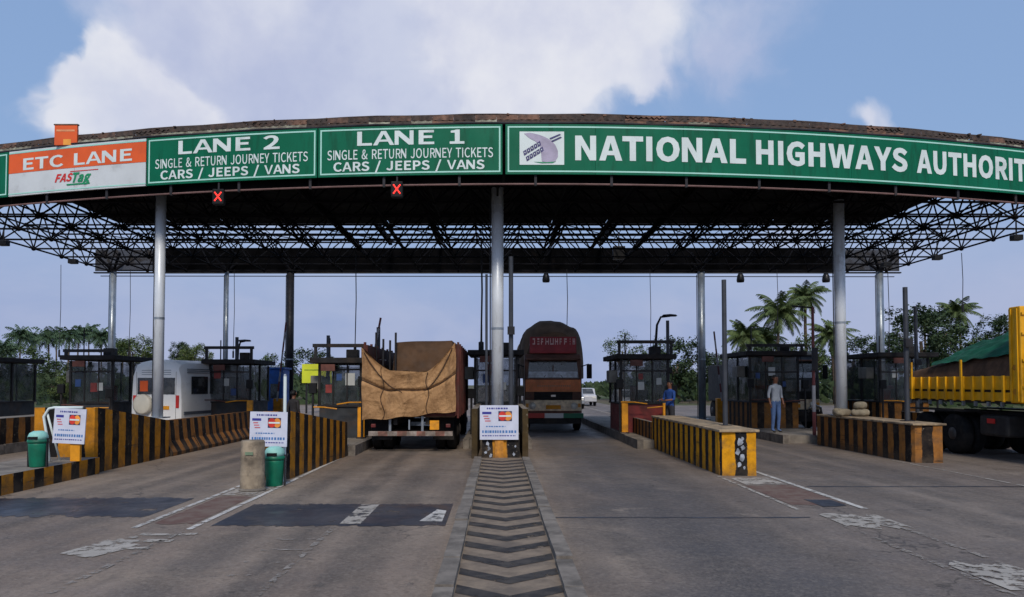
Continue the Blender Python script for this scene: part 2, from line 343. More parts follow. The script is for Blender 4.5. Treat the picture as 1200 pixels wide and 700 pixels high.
# ------------------------------------------------------------------ lettering: plain grotesque capitals as outlines (advance, contours) in thousandths
from mathutils.geometry import tessellate_polygon
GLYPH = {"B":{"A":[507,[0,-34,170,547,321,547,491,-34,355,-34,321,93,168,93,133,-34],[198,196,292,196,245,386]],"D":[522,[37,-34,206,-34,350,0,444,103,475,258,444,414,349,515,203,547,37,547],[169,87,169,427,189,427,276,407,322,353,339,258,322,163,275,108,189,87]],"E":[452,[37,-34,408,-34,408,89,169,89,169,208,364,208,364,332,169,332,169,425,400,425,400,547,37,547]],"F":[427,[37,-34,169,-34,169,196,365,196,365,319,169,319,169,425,400,425,400,547,37,547]],"G":[522,[270,-44,345,-35,407,-10,465,34,465,300,228,300,228,178,337,178,337,96,331,92,307,85,282,82,205,103,159,161,142,258,160,354,207,411,280,431,314,426,341,413,393,369,471,464,407,518,350,546,274,557,136,521,40,415,6,256,39,97,134,-8]],"H":[550,[37,-34,169,-34,169,208,341,208,341,-34,474,-34,474,547,341,547,341,332,169,332,169,547,37,547]],"I":[245,[37,-34,169,-34,169,547,37,547]],"L":[420,[37,-34,394,-34,394,89,169,89,169,547,37,547]],"N":[507,[0,-34,0,547,136,547,317,192,317,547,444,547,444,-34,308,-34,127,321,127,-34]],"O":[560,[260,-44,393,-6,482,101,514,258,482,415,393,520,260,558,127,520,37,415,6,258,37,101,126,-6],[260,83,200,103,158,160,142,258,158,355,200,411,260,430,320,411,361,355,378,258,361,160,319,103]],"R":[485,[169,304,169,427,219,427,277,419,302,402,311,370,301,333,275,313,219,304],[333,-34,469,-25,343,209,377,224,427,285,445,371,417,475,337,532,234,547,37,547,37,-34,169,-34,169,184,208,184]],"S":[457,[214,-44,321,-21,396,44,422,135,404,216,357,270,297,304,223,336,187,353,166,370,159,392,165,411,183,425,220,431,255,427,285,414,342,371,418,465,346,522,287,547,218,557,121,536,49,477,22,387,43,307,92,254,147,224,221,192,260,173,280,155,286,131,279,107,257,90,213,82,171,88,131,107,68,159,-15,62,66,-3,135,-33]],"T":[459,[143,-34,276,-34,276,425,432,425,432,547,-12,547,-12,425,143,425]],"U":[545,[253,-44,364,-19,444,65,471,208,471,547,341,547,341,213,326,128,296,93,253,83,211,93,181,128,167,213,167,547,35,547,35,208,61,65,141,-19]],"V":[491,[170,-34,0,547,135,547,242,117,349,547,480,547,309,-34]],"W":[705,[127,-34,0,547,131,547,204,164,279,547,403,547,477,164,551,547,682,547,555,-34,408,-34,341,323,273,-34]],"Y":[491,[174,-34,174,188,0,547,139,547,239,315,341,547,480,547,305,188,305,-34]],"a":[434,[151,-44,208,-34,257,-12,289,12,250,12,256,-34,372,-34,372,237,357,331,302,401,209,425,140,415,83,394,11,353,69,249,130,285,162,298,194,302,223,294,235,275,236,268,130,246,38,191,6,100,25,22,78,-28],[170,77,150,81,142,87,139,101,147,123,185,146,241,157,241,109,221,94,195,81]],"g":[435,[193,-210,308,-189,390,-130,421,-45,400,29,338,70,255,81,180,81,151,85,147,88,146,90,147,95,150,100,144,94,144,94,168,88,194,86,279,106,343,164,366,250,360,293,346,328,370,297,412,297,412,414,251,414,239,418,217,423,189,424,105,404,39,345,15,256,24,201,48,157,65,138,65,165,54,154,32,121,23,79,29,40,48,9,58,0,58,29,36,11,10,-28,0,-76,28,-151,99,-196],[192,199,170,205,154,223,146,254,153,285,169,302,192,308,215,302,231,285,238,254,231,223,214,205],[201,-97,154,-90,133,-77,127,-61,128,-54,135,-42,142,-36,177,-40,243,-40,276,-43,285,-48,286,-52,280,-69,252,-87]]},"M":{"/":[301,[-19,-145,71,-147,291,576,202,578]],"1":[415,[40,-22,365,-22,365,75,262,75,262,535,186,535,153,519,120,508,63,494,63,414,154,414,154,75,40,75]],"2":[415,[9,-22,376,-22,376,77,211,77,182,76,251,148,324,259,352,372,331,462,270,524,180,545,113,534,58,505,-4,448,65,380,110,424,140,442,171,448,212,438,235,411,244,370,221,285,147,181,9,47]],"A":[486,[0,-22,186,535,293,535,479,-22,380,-22,336,115,143,115,99,-22],[169,198,310,198,239,415]],"C":[473,[263,-32,332,-22,390,6,452,63,388,137,339,93,305,76,268,70,195,92,148,155,129,258,148,360,197,421,270,443,303,438,332,424,377,386,440,462,385,509,333,535,267,545,139,510,50,409,18,256,50,103,137,3]],"E":[438,[49,-22,396,-22,396,77,157,77,157,220,352,220,352,320,157,320,157,437,388,437,388,535,49,535]],"J":[401,[167,-32,260,-7,314,60,329,149,329,535,220,535,220,158,212,103,193,78,159,70,133,74,111,89,75,136,-7,76,45,10,100,-21]],"L":[406,[49,-22,382,-22,382,77,157,77,157,535,49,535]],"N":[486,[0,-22,0,535,106,535,332,191,332,535,422,535,422,-22,315,-22,90,322,90,-22]],"P":[469,[49,-22,157,-22,157,182,222,182,328,201,404,261,432,363,404,465,326,520,219,535,49,535],[157,279,157,439,207,439,276,431,310,408,322,363,311,315,277,289,210,279]],"R":[471,[157,292,157,439,220,439,281,431,312,410,323,370,312,327,280,301,220,292],[339,-22,454,-16,326,215,369,234,416,290,433,370,406,468,332,521,233,535,49,535,49,-22,157,-22,157,196,215,196]],"S":[443,[214,-31,316,-10,385,50,410,136,393,211,349,261,291,294,218,325,181,343,155,363,146,392,154,418,178,436,220,443,258,438,291,424,340,388,401,463,340,511,283,536,218,545,126,525,60,470,35,387,54,313,100,264,152,235,226,203,267,183,290,162,299,131,289,100,262,79,213,70,168,77,125,97,69,142,2,64,72,7,138,-21]],"T":[445,[155,-22,264,-22,264,437,420,437,420,535,0,535,0,437,155,437]],"V":[471,[186,-22,0,535,100,535,234,92,368,535,465,535,280,-22]]},"R":{"&":[483,[181,-15,239,-8,290,13,329,42,367,18,408,-2,451,-17,472,48,437,60,405,76,377,95,411,146,441,208,465,282,394,283,374,223,350,173,325,135,283,173,239,221,204,268,256,308,300,359,318,421,305,477,268,515,211,529,146,512,102,466,87,402,91,362,103,321,119,283,72,247,34,197,19,133,40,56,97,4],[278,84,253,67,222,53,189,48,140,59,106,90,94,137,102,171,124,203,152,228,187,178,233,126],[175,321,165,345,157,375,154,402,161,438,181,462,211,471,236,464,249,446,254,421,242,382,212,348]],"C":[454,[264,-15,327,-6,381,19,430,64,386,114,348,79,310,60,267,54,185,79,132,149,113,258,133,367,188,435,269,460,308,454,341,438,375,409,417,460,377,495,328,519,268,529,148,496,65,402,34,256,64,111,146,17]],"E":[419,[65,-6,380,-6,380,61,141,61,141,236,336,236,336,304,141,304,141,453,372,453,372,519,65,519]],"G":[489,[272,-15,338,-7,393,14,437,47,437,272,256,272,256,206,365,206,365,81,344,67,313,57,279,54,189,79,133,149,113,258,134,366,191,435,278,460,322,453,357,437,389,409,432,460,391,494,341,519,276,529,151,496,66,402,34,256,65,111,149,17]],"I":[212,[65,-6,141,-6,141,519,65,519]],"J":[382,[166,-15,251,7,299,67,313,150,313,519,236,519,236,157,227,96,202,64,159,54,127,59,100,77,72,114,16,73,56,23,105,-6]],"K":[459,[65,-6,141,-6,141,160,222,257,374,-6,457,-4,271,318,433,517,349,519,142,272,141,519,65,519]],"L":[387,[65,-6,366,-6,366,61,141,61,141,519,65,519]],"N":[458,[0,-6,0,519,82,519,332,174,332,519,398,519,398,-6,316,-6,66,339,66,-6]],"O":[527,[260,-15,377,18,456,113,485,258,456,403,377,496,260,529,142,496,63,403,34,258,63,113,142,18],[260,54,183,79,132,149,113,258,132,367,183,435,260,459,337,435,388,367,406,258,388,149,337,79]],"R":[452,[141,276,141,455,221,455,287,446,326,420,340,370,326,317,287,286,221,276],[349,-6,433,-4,303,222,359,247,401,297,417,370,392,458,326,505,232,519,65,519,65,-6,141,-6,141,212,224,212]],"S":[424,[213,-15,308,5,371,59,393,136,379,203,339,248,284,279,211,311,172,329,142,354,130,392,140,427,171,451,219,460,262,454,299,438,337,410,378,460,331,497,279,520,219,528,133,510,73,460,51,387,68,321,110,277,159,250,233,217,276,196,305,170,315,131,303,91,269,64,213,54,163,61,116,83,71,120,25,66,80,21,142,-6]],"T":[426,[171,-6,248,-6,248,453,404,453,404,519,16,519,16,453,171,453]],"U":[512,[253,-15,350,6,418,78,443,211,443,519,369,519,369,211,353,116,311,68,253,54,195,68,155,116,139,211,139,519,63,519,63,211,87,78,155,6]],"Y":[379,[147,-6,224,-6,224,197,380,518,301,519,234,371,217,333,184,262,189,262,140,371,72,519,-8,518,147,197]]}}
def put_text(mb, s, x0, x1, z0, z1, fn, face='M', shear=0., mi=0, split=None):
    """s is stretched into the rectangle x0..x1, z0..z1 and laid on fn(x, z) -> point; split(ch, MB) gets each letter"""
    G = GLYPH[face]; pen = 0; items = []
    for ch in s:
        if ch == ' ': pen += 260; continue
        g = G[ch]; loops = [[(l[i] + pen + shear * l[i+1], l[i+1]) for i in range(0, len(l), 2)] for l in g[1:]]
        items.append((ch, loops)); pen += g[0]
    xs = [p[0] for _, q in items for l in q for p in l]; caps = [p[1] for c, q in items for l in q for p in l if c not in '/Jg&']
    ax, bx, ay, by = min(xs), max(xs), min(caps), max(caps)
    for ch, loops in items:
        flat = [p for l in loops for p in l]
        tris = tessellate_polygon([[Vector((p[0], p[1], 0)) for p in l] for l in loops])
        tgt = MB() if split else mb
        tgt.add([fn(x0 + (p[0]-ax)/(bx-ax)*(x1-x0), z0 + (p[1]-ay)/(by-ay)*(z1-z0)) for p in flat], [tuple(t) for t in tris], mi)
        if split: split(ch, tgt)
# ------------------------------------------------------------------ ground and road
def sheet(name, x0, x1, y0, y1, z, mat, nx=1, ny=1, parent=None):
    mb = MB(); mb.grid(lambda u, v: (x0 + (x1-x0)*u, y0 + (y1-y0)*v, z), nx, ny)
    return mb.build(name, mat, parent, recalc=False)

t = NT('earth_grass'); c = t.coord()
g = t.mr(t.noise(c, .05, 8, .6), .4, .6); g2 = t.noise(c, 1.2, 6)
t.l(t.mix(g, t.mix(g2, lin(74,66,50), lin(100,88,66)), t.mix(g2, lin(44,58,26), lin(82,92,44))), t.b.inputs['Base Color'])
t.b.inputs['Roughness'].default_value = 1; t.bump(t.noise(c, 6, 6), .5, .05)
ground = struct(sheet('ground', -500, 500, -120, 900, 0, t.m))

# road: worn brownish concrete-asphalt with tyre-polished tracks, oil drips, patches and joints
t = NT('road_surface'); tc = t.n('ShaderNodeTexCoord'); c = tc.outputs['Object']
sp = t.n('ShaderNodeSeparateXYZ'); t.l(c, sp.inputs[0])
st = t.n('ShaderNodeVectorMath', operation='MULTIPLY'); t.l(c, st.inputs[0]); st.inputs[1].default_value = (1, .07, 1)
big = t.mr(t.noise(c, .22, 5, .55, .3), .34, .66)
med = t.mr(t.noise(c, 1.1, 7, .62), .3, .72)
strk = t.mr(t.noise(st.outputs[0], 1.5, 6, .6), .36, .66)
fine = t.mr(t.noise(c, 34, 5, .65), .28, .72)
grit = t.mr(t.noise(c, 30, 5, .75), .38, .62)
base = t.mix(big, lin(128,110,96), lin(160,142,124))
# right-hand carriageway is the darker, bluer asphalt
side = t.mr(t.mt('ADD', sp.outputs[0], t.mt('MULTIPLY', t.mt('SUBTRACT', t.noise(c, .5, 4), .5), 2.2)), .4, 2.2)
base = t.mix(t.mt('MULTIPLY', side, .62), base, t.mix(big, lin(88,82,82), lin(116,107,102)))
base = t.mix(t.mt('MULTIPLY', med, .42), base, lin(74,64,58))
base = t.mix(t.mt('MULTIPLY', strk, .50), base, lin(64,57,54))
# tyre tracks that repeat lane by lane
for cx, wd, k in ((-3.05, .45, .55), (-1.45, .45, .55), (-2.25, .30, .75), (1.5, .5, .6), (3.2, .55, .65), (2.35, .40, .80), (6.3, .5, .55), (8.0, .5, .55), (7.2, .35, .7), (-6.9, .45, .55), (-5.4, .45, .55), (-6.15, .3, .65)):
    d = t.mt('ABSOLUTE', t.mt('SUBTRACT', t.mt('ADD', sp.outputs[0], t.mt('MULTIPLY', t.mt('SUBTRACT', t.noise(st.outputs[0], .8, 3), .5), .7)), cx))
    f = t.mt('MULTIPLY', t.mr(d, wd, wd * .2), t.mt('MULTIPLY', t.mr(t.noise(c, .9, 6, .6), .25, .65), k))
    base = t.mix(f, base, lin(52,47,45))
d = t.mt('ABSOLUTE', t.mt('SUBTRACT', t.mt('ADD', sp.outputs[0], t.mt('MULTIPLY', t.mt('SUBTRACT', t.noise(c, .5, 4), .5), 1.1)), 2.4))
base = t.mix(t.mt('MULTIPLY', t.mr(d, 1.25, .5), t.mt('MULTIPLY', t.mr(t.noise(c, .45, 5, .6), .2, .6), .72)), base, lin(62,60,64))     # bitumen-rich strip down the oncoming lane
# oil spots
oil = t.mr(t.noise(c, 3.4, 5, .6), .62, .70)
base = t.mix(t.mt('MULTIPLY', oil, .62), base, lin(42,38,37))
pale = t.mr(t.noise(c, .8, 8, .7), .6, .74)
base = t.mix(t.mt('MULTIPLY', pale, .55), base, lin(164,148,132))
base = t.mix(t.mt('MULTIPLY', fine, .26), base, lin(162,150,138))
base = t.mix(t.mt('MULTIPLY', grit, .17), base, lin(44,40,38))
# cracks
vo = t.n('ShaderNodeTexVoronoi', feature='DISTANCE_TO_EDGE'); vo.inputs['Scale'].default_value = .33
wv = t.n('ShaderNodeVectorMath', operation='ADD'); nz = t.n('ShaderNodeTexNoise'); nz.inputs['Scale'].default_value = 1.6; nz.inputs['Detail'].default_value = 5
t.l(c, nz.inputs['Vector']); t.l(c, wv.inputs[0]); t.l(nz.outputs['Color'], wv.inputs[1]); t.l(wv.outputs[0], vo.inputs['Vector'])
crk = t.mt('MULTIPLY', t.mr(vo.outputs['Distance'], .007, .001), t.mr(t.noise(c, .3, 3), .46, .6))
base = t.mix(t.mt('MULTIPLY', crk, .6), base, lin(40,36,34))
ag = t.n('ShaderNodeTexVoronoi'); ag.inputs['Scale'].default_value = 26; t.l(c, ag.inputs['Vector'])
hs = t.n('ShaderNodeSeparateColor'); t.l(ag.outputs['Color'], hs.inputs[0])
base = t.mix(t.mt('MULTIPLY', t.mr(hs.outputs[0], .55, .95), .11), base, lin(176,164,150))      # exposed stones
base = t.mix(t.mt('MULTIPLY', t.mr(hs.outputs[1], .6, .95), .17), base, lin(38,34,33))
t.l(base, t.b.inputs['Base Color'])
t.l(t.mr(t.noise(c, 1.6, 6), .3, .7, .55, .88), t.b.inputs['Roughness'])
t.bump(t.mt('ADD', t.mt('MULTIPLY', grit, .5), fine), .35, .008)
m_road = t.m
road = struct(sheet('road', -30, 30, -40, 62, .004, m_road))
struct(sheet('far_road', -9.5, 9.5, 62.0, 420, .003, m_road))

# bitumen strips laid across the lanes (smooth, damp looking)
t = NT('bitumen_patch'); c = t.coord()
f = t.mr(t.noise(c, 1.3, 7, .6), .35, .7)
t.l(t.mix(f, lin(38,41,52), lin(66,64,68)), t.b.inputs['Base Color'])
t.l(t.mr(t.noise(c, 2.5, 5), .3, .7, .30, .62), t.b.inputs['Roughness']); t.bump(t.noise(c, 40, 5), .3, .006)
t.l(t.mr(t.noise(c, 2.6, 8, .7), .60, .68, 1, .1), t.b.inputs['Alpha'])
m_bitu = t.m
t = NT('dust_red_paint'); c = t.coord(); f = t.mr(t.noise(c, 4, 7, .65), .35, .65)
t.l(t.mix(f, lin(96,70,62), lin(112,96,86)), t.b.inputs['Base Color']); t.b.inputs['Roughness'].default_value = .9
m_redpaint = t.m
# worn road paint: the asphalt grins through where the paint has gone
def paint(name, col, keep):
    t = NT(name); c = t.coord()
    f = t.mr(t.noise(c, 7, 8, .7), keep - .06, keep + .06)
    g = t.mr(t.noise(c, 1.2, 4), .3, .7)
    t.l(t.mix(g, sc3(col, .72), col), t.b.inputs['Base Color']); t.b.inputs['Roughness'].default_value = .8
    t.l(t.mt('SUBTRACT', 1.0, f), t.b.inputs['Alpha'])
    return t.m
m_pwhite = paint('road_paint_white', lin(196,192,186), .56)
m_pworn = paint('road_paint_worn', lin(170,163,154), .535)
m_pfaint = paint('road_paint_faint', lin(146,138,130), .47)

def mark(name, x0, x1, y0, y1, z, mat, jag=.0, n=1):
    """painted patch with an uneven edge, as a part of the road"""
    mb = MB(); nn = max(2, n); pts = []
    rr = lambda: random.uniform(-jag, jag)
    top = [(x0 + (x1-x0)*i/nn, y1 + rr()) for i in range(nn+1)]; bot = [(x0 + (x1-x0)*i/nn, y0 + rr()) for i in range(nn+1)]
    mb.add([(a, b, z) for a, b in bot] + [(a, b, z) for a, b in top], [(i, i+1, nn+2+i, nn+1+i) for i in range(nn)])
    return mb.build(name, mat, road, recalc=False)
mark('bitumen_strip', -3.62, -.66, 9.45, 11.15, .008, m_bitu, .06, 60)
mark('bitumen_strip', -8.05, -4.75, 10.1, 11.75, .008, m_bitu, .09, 60)
mark('joint_strip', .78, 4.2, 10.0, 10.06, .008, m_bitu, .02, 30)
mark('joint_strip', 5.4, 9.3, 13.0, 13.08, .008, m_bitu, .03, 30)
mark('paint_patch', -2.02, -1.75, 9.6, 11.1, .012, m_pworn, .05, 4)
mb = MB(); mb.add([(-1.02,9.75,.012),(-.72,9.72,.012),(-.72,10.55,.012),(-.86,10.65,.012)], [(0,1,2,3)]); mb.build('paint_patch', m_pwhite, road, recalc=False)
# gore lines that run out from the island noses
for x, y0, y1, wd, m in ((-4.52, 9.3, 13.6, .08, m_pwhite), (-3.80, 9.2, 18.5, .08, m_pwhite), (-3.83, 6.4, 9.1, .08, m_pfaint), (4.28, 10.6, 14.5, .07, m_pworn), (5.27, 10.7, 16.5, .10, m_pwhite),
                         (4.38, 5.5, 9.6, .08, m_pfaint), (5.05, 6.6, 9.6, .08, m_pfaint), (-2.04, 4.5, 9.3, .07, m_pfaint), (9.25, 9.5, 17.5, .07, m_pworn), (-8.02, 5, 12, .06, m_pfaint),
                         (2.4, 34, 140, .12, m_pworn), (-2.4, 34, 140, .12, m_pworn), (6.8, 34, 140, .12, m_pworn), (-6.8, 34, 140, .12, m_pworn)):
    mark('lane_line', x - wd/2, x + wd/2, y0, y1, .012, m, .03, 2)
mark('paint_patch', -4.45, -3.86, 12.0, 13.0, .0115, m_pworn, .06, 6)
mark('red_panel', -4.42, -3.9, 9.6, 11.9, .008, m_redpaint, .08, 5)
for k in range(6): mark('paint_bar', -4.55 + .06*k, -4.44 + .06*k + .55*(k % 2), 7.9 + .19*k, 8.03 + .19*k, .012, m_pworn, .03, 4)
mb = MB(); mb.add([(-4.62,7.9,.0125),(-4.2,7.7,.0125),(-3.95,8.3,.0125),(-4.45,8.75,.0125)], [(0,1,2,3)]); mb.build('paint_patch', m_pworn, road, recalc=False)
mark('paint_patch', 4.42, 5.15, 13.3, 14.2, .0115, m_pworn, .10, 6)
mark('red_panel', 4.36, 5.2, 11.1, 13.2, .008, m_redpaint, .10, 6)
mark('paint_patch', 4.40, 5.18, 9.35, 10.2, .0125, m_pworn, .16, 7)
mark('paint_patch', 4.45, 5.05, 6.6, 7.45, .0125, m_pworn, .14, 7)
mark('bitumen_patch', 4.75, 5.15, 10.95, 11.6, .0115, m_bitu, .08, 4)
for k in range(4): mark('paint_bar', -2.55, -2.1, 8.6 - .55*k, 8.66 - .55*k, .012, m_pfaint, .03, 4)

# ------------------------------------------------------------------ centre island with kerb stones and chevrons
IX = .10      # the island axis runs a hand's breadth right of the viewer
isl = struct(MB().box(IX-.62, IX+.62, 3.0, 17.4, 0, .075).build('traffic_island', m_conc))
kb = MB().box(-.08, .08, 0, .97, 0, .14).mesh('kerb_stone', m_kerb)
for sx in (-1, 1):
    for k in range(14):
        o = bpy.data.objects.new('kerb_stone', kb); COL.objects.link(o); o.parent = isl
        o.location = (sx * (.54 + random.uniform(-.008, .008)), 3.2 + k * 1.0 - 10.2, random.uniform(-.012, .01))
        o.rotation_euler = (random.uniform(-.006, .006), 0, random.uniform(-.008, .008))
t = NT('chevron_cream'); c = t.coord(); f = t.mr(t.noise(c, 5, 7, .65), .3, .7)
cc = t.mix(f, lin(108,95,82), lin(138,122,104)); d = t.mr(t.noise(c, 1.7, 8, .7), .5, .66)
t.l(t.mix(t.mt('MULTIPLY', d, .6), cc, lin(86,78,72)), t.b.inputs['Base Color']); t.b.inputs['Roughness'].default_value = .85; t.bump(t.noise(c, 30, 5), .3, .01)
m_chev_bed = t.m
t = NT('chevron_black'); c = t.coord(); f = t.mr(t.noise(c, 6, 7, .65), .35, .7)
t.l(t.mix(f, lin(40,36,35), lin(74,67,61)), t.b.inputs['Base Color']); t.b.inputs['Roughness'].default_value = .7
t.l(t.mr(t.noise(c, 8, 7, .7), .54, .66, 1, .12), t.b.inputs['Alpha'])
m_chev = t.m
MB().grid(lambda u, v: (IX - .455 + .91*u, 3.05 + 14.3*v, .079), 1, 1).build('chevron_bed', m_chev_bed, isl, recalc=False)
pit = .585
for k in range(23):
    y = 3.5 + k * pit; mb = MB()
    a, b, wd = .34, .0, .235
    j = lambda: random.uniform(-.018, .018)
    mb.add([(IX + p, min(y+q+j(), 17.38), .083) for p, q in ((-.45, a), (0, b), (.45, a), (.45, a+wd), (0, b+wd), (-.45, a+wd))], [(0,1,4,5),(1,2,3,4)])
    mb.build('chevron', m_chev, isl, recalc=False)

# ------------------------------------------------------------------ raised booth islands
for x0, x1, y0, y1 in ((-.95,.95,20.6,36), (3.85,5.5,20.5,36), (8.55,10.75,22.3,36), (13.4,15.2,21,36), (-5.15,-3.55,18.6,36), (-9.95,-8.15,18.4,36), (-14.3,-12.55,17,36), (-19,-17,17,36)):
    p = struct(MB().box(x0+.16, x1-.16, y0+.2, y1, 0, .24).build('booth_island', m_conc))
    n = int((y1-y0))
    kb2 = MB().box(-.085, .085, 0, .97, 0, .26).mesh('kerb_stone', m_kerb)
    for sx in (x0+.085, x1-.085):
        for k in range(n):
            o = bpy.data.objects.new('kerb_stone', kb2); COL.objects.link(o); o.parent = p
            o.location = (sx - p.location.x, y0 + k - p.location.y, random.uniform(-.008, .008))

# ------------------------------------------------------------------ striped crash walls on the island noses
def block(name, outline, heights, label, mat, group=None, z0=0., top=None, off=0.):
    """closed footprint (counter-clockwise) with a height for each corner; the stripes run round the sides"""
    mb = MB(); n = len(outline); u = off
    for i in range(n):
        a, b = outline[i], outline[(i+1) % n]; ha, hb = heights[i], heights[(i+1) % n]
        ln = math.hypot(b[0]-a[0], b[1]-a[1]); m = max(1, int(ln / .5))
        for k in range(m):
            f0, f1 = k/m, (k+1)/m
            P = lambda f: (a[0]+(b[0]-a[0])*f, a[1]+(b[1]-a[1])*f)
            p, q = P(f0), P(f1); h0, h1 = ha+(hb-ha)*f0, ha+(hb-ha)*f1
            mb.uv[len(mb.f)] = [(u+ln*f0, 0), (u+ln*f1, 0), (u+ln*f1, h1), (u+ln*f0, h0)]
            mb.add([(*p, z0), (*q, z0), (*q, z0+h1), (*p, z0+h0)], [(0,1,2,3)], 0)
        u += ln
    mb.add([(*outline[i], z0+heights[i]) for i in range(n)], [tuple(range(n))], 1)
    root = thing(name, label, 'barrier', (sum(p[0] for p in outline)/n, sum(p[1] for p in outline)/n, z0), 0, group)
    mb.build('wall', [mat, m_conc], root, recalc=False)
    if top:
        cap = MB()
        x0, x1 = min(p[0] for p in outline), max(p[0] for p in outline); y0, y1 = min(p[1] for p in outline), max(p[1] for p in outline)
        k = int((y1-y0)/1.05)
        for i in range(k):
            MB().box(x0-.03, x1+.03, y0-.03+(y1-y0)*i/k+.006, y0-.03+(y1-y0)*(i+1)/k-.006, heights[0]+z0+.004, heights[0]+z0+top+random.uniform(0,.012)).build('coping_slab', m_cope, root, bevel=.012)
    return root
m_cope = M('coping', lin(160,140,112), .85, 0, .25, 6, dirt=lin(84,70,58), damt=.6, dscale=4, bump=.4)
WG = 'hazard striped walls on the toll islands'
def rect(x0, x1, y0, y1): return [(x0,y0),(x1,y0),(x1,y1),(x0,y1)]
C0 = block('striped_plinth', [(-.36,17.42),(.52,17.42),(.52,20.4),(-.36,20.4)], [.62]*4, 'short striped plinth at the end of the chevron island', M_stripe('plinth_paint', lin(206,140,44), (.008,.008,.009), .72, .45, lin(98,82,62), .7), WG, off=.46)
r1 = block('striped_wall', [(4.40,14.6),(5.05,14.55),(5.09,14.7),(5.09,21),(4.36,21),(4.36,14.7)], [.85]*6, 'solid yellow and black wall with bright front, right of the centre lane', m_stripe_b, WG, top=.05, off=.0)
pm = M('torn_paper', lin(150,156,166), .8, 0, .5, 9)
for px, pz, k in ((-.24,.40,.06),(-.20,.28,.05),(-.28,.2,.04),(-.16,.12,.05),(.38,.16,.04),(.42,.34,.03)):
    n_ = 8; MB().add([(px + k*random.uniform(.4,1.1)*math.cos(q*2*math.pi/n_), 17.417 - .001*q/n_, pz + k*1.3*random.uniform(.4,1.1)*math.sin(q*2*math.pi/n_)) for q in range(n_)], [tuple(range(n_))]).build('poster_scrap', pm, C0, recalc=False)
for px, pz, k in ((4.74,.66,.07),(4.80,.55,.05),(4.70,.47,.06),(4.78,.36,.07),(4.72,.22,.05),(4.82,.16,.03),(4.79,.72,.04)):      # scraps of an old poster left on the black band
    n_ = 9; MB().add([(px + k*random.uniform(.5,1.1)*math.cos(q*2*math.pi/n_), 14.565 - .0008*q/n_ - .002, pz + k*1.25*random.uniform(.5,1.1)*math.sin(q*2*math.pi/n_)) for q in range(n_)], [tuple(range(n_))]).build('poster_scrap', pm, r1, recalc=False)
r2 = block('striped_wall', [(9.5,16.95),(10.1,16.9),(10.16,17.05),(10.16,22),(9.45,22),(9.45,17.05)], [.85]*6, 'orange and black striped wall under the right silver column', m_stripe_o, WG, top=.05, off=.1)
block('striped_wall', rect(13.9, 14.6, 21.2, 25.6), [.85]*4, 'striped wall behind the yellow tipper truck', m_stripe_o, WG)
block('striped_wall', rect(4.34, 4.46, 21.1, 25.9), [.72]*4, 'low striped wall leading to the booth right of centre', m_stripe_o, WG, off=.2)
# left of the camera the walls ramp down away from the nose
block('striped_wall', [(-4.62,14.05),(-3.98,14.0),(-3.92,14.15),(-3.74,18.55),(-4.66,18.55),(-4.66,14.15)], [1.28,1.28,1.28,.84,.84,1.28], 'tall striped wall behind the green bin and concrete drum', m_stripe, WG, off=.34)
block('striped_wall', [(-9.36,15.05),(-8.12,15.0),(-8.1,15.1),(-8.1,18.35),(-9.4,18.35),(-9.4,15.1)], [1.32,1.32,1.32,.9,.9,1.32], 'tall sloping striped wall at the foot of the left silver column', m_stripe, WG, off=.62)
block('low_striped_kerb', [(-9.3,10.6),(-8.0,10.6),(-7.96,10.8),(-7.98,14.95),(-9.35,14.95),(-9.35,10.8)], [.33]*6, 'low striped kerb with a green bin on it, far left', m_stripe, 'low striped kerbs', off=.1)
block('striped_wall', rect(-13.3, -12.6, 16.8, 24), [.92]*4, 'striped wall at the far left edge, behind the leaning sign', m_stripe_o, WG)
block('striped_wall', rect(-18.2, -17.4, 16.8, 24), [.92]*4, 'striped wall farthest to the left, beyond the van lane', m_stripe_o, WG)
for sx in (-1, 1):
    block('guard_wall', rect(.06+min(sx*.54, sx*.68), .06+max(sx*.54, sx*.68), 17.9, 22.4), [1.2]*4, 'narrow dark guard wall on the %s of the central column' % ('left' if sx < 0 else 'right'),
          M_stripe('guard_%d' % sx, lin(80,66,42), (.015,.013,.012), .9, .5, lin(50,44,38), .7), 'guard walls beside the central column')
# flared concrete barrier blocks beside the left lane
prof = [(-.30,0),(.30,0),(.30,.10),(.14,.36),(.085,.88),(-.085,.88),(-.14,.36),(-.30,.10)]
jr = thing('flared_barrier', 'row of flared concrete barrier blocks in faded stripes beyond the left column', 'barrier', (-8.35,22,0), 0, 'flared barrier blocks')
for k in range(4):
    mb = MB(); y0 = 18.45 + k*1.75; y1 = y0 + 1.70
    for i in range(8):
        a, b = prof[i], prof[(i+1) % 8]
        mb.uv[len(mb.f)] = [(y0,a[1]),(y1,a[1]),(y1,b[1]),(y0,b[1])]
        mb.add([(-8.35+a[0],y0,a[1]),(-8.35+a[0],y1,a[1]),(-8.35+b[0],y1,b[1]),(-8.35+b[0],y0,b[1])], [(0,1,2,3)])
    mb.add([(-8.35+a, y0, b) for a, b in prof], [tuple(range(8))]); mb.add([(-8.35+a, y1, b) for a, b in prof], [tuple(range(8))])
    mb.build('barrier_block', m_stripe_o, jr, recalc=False)
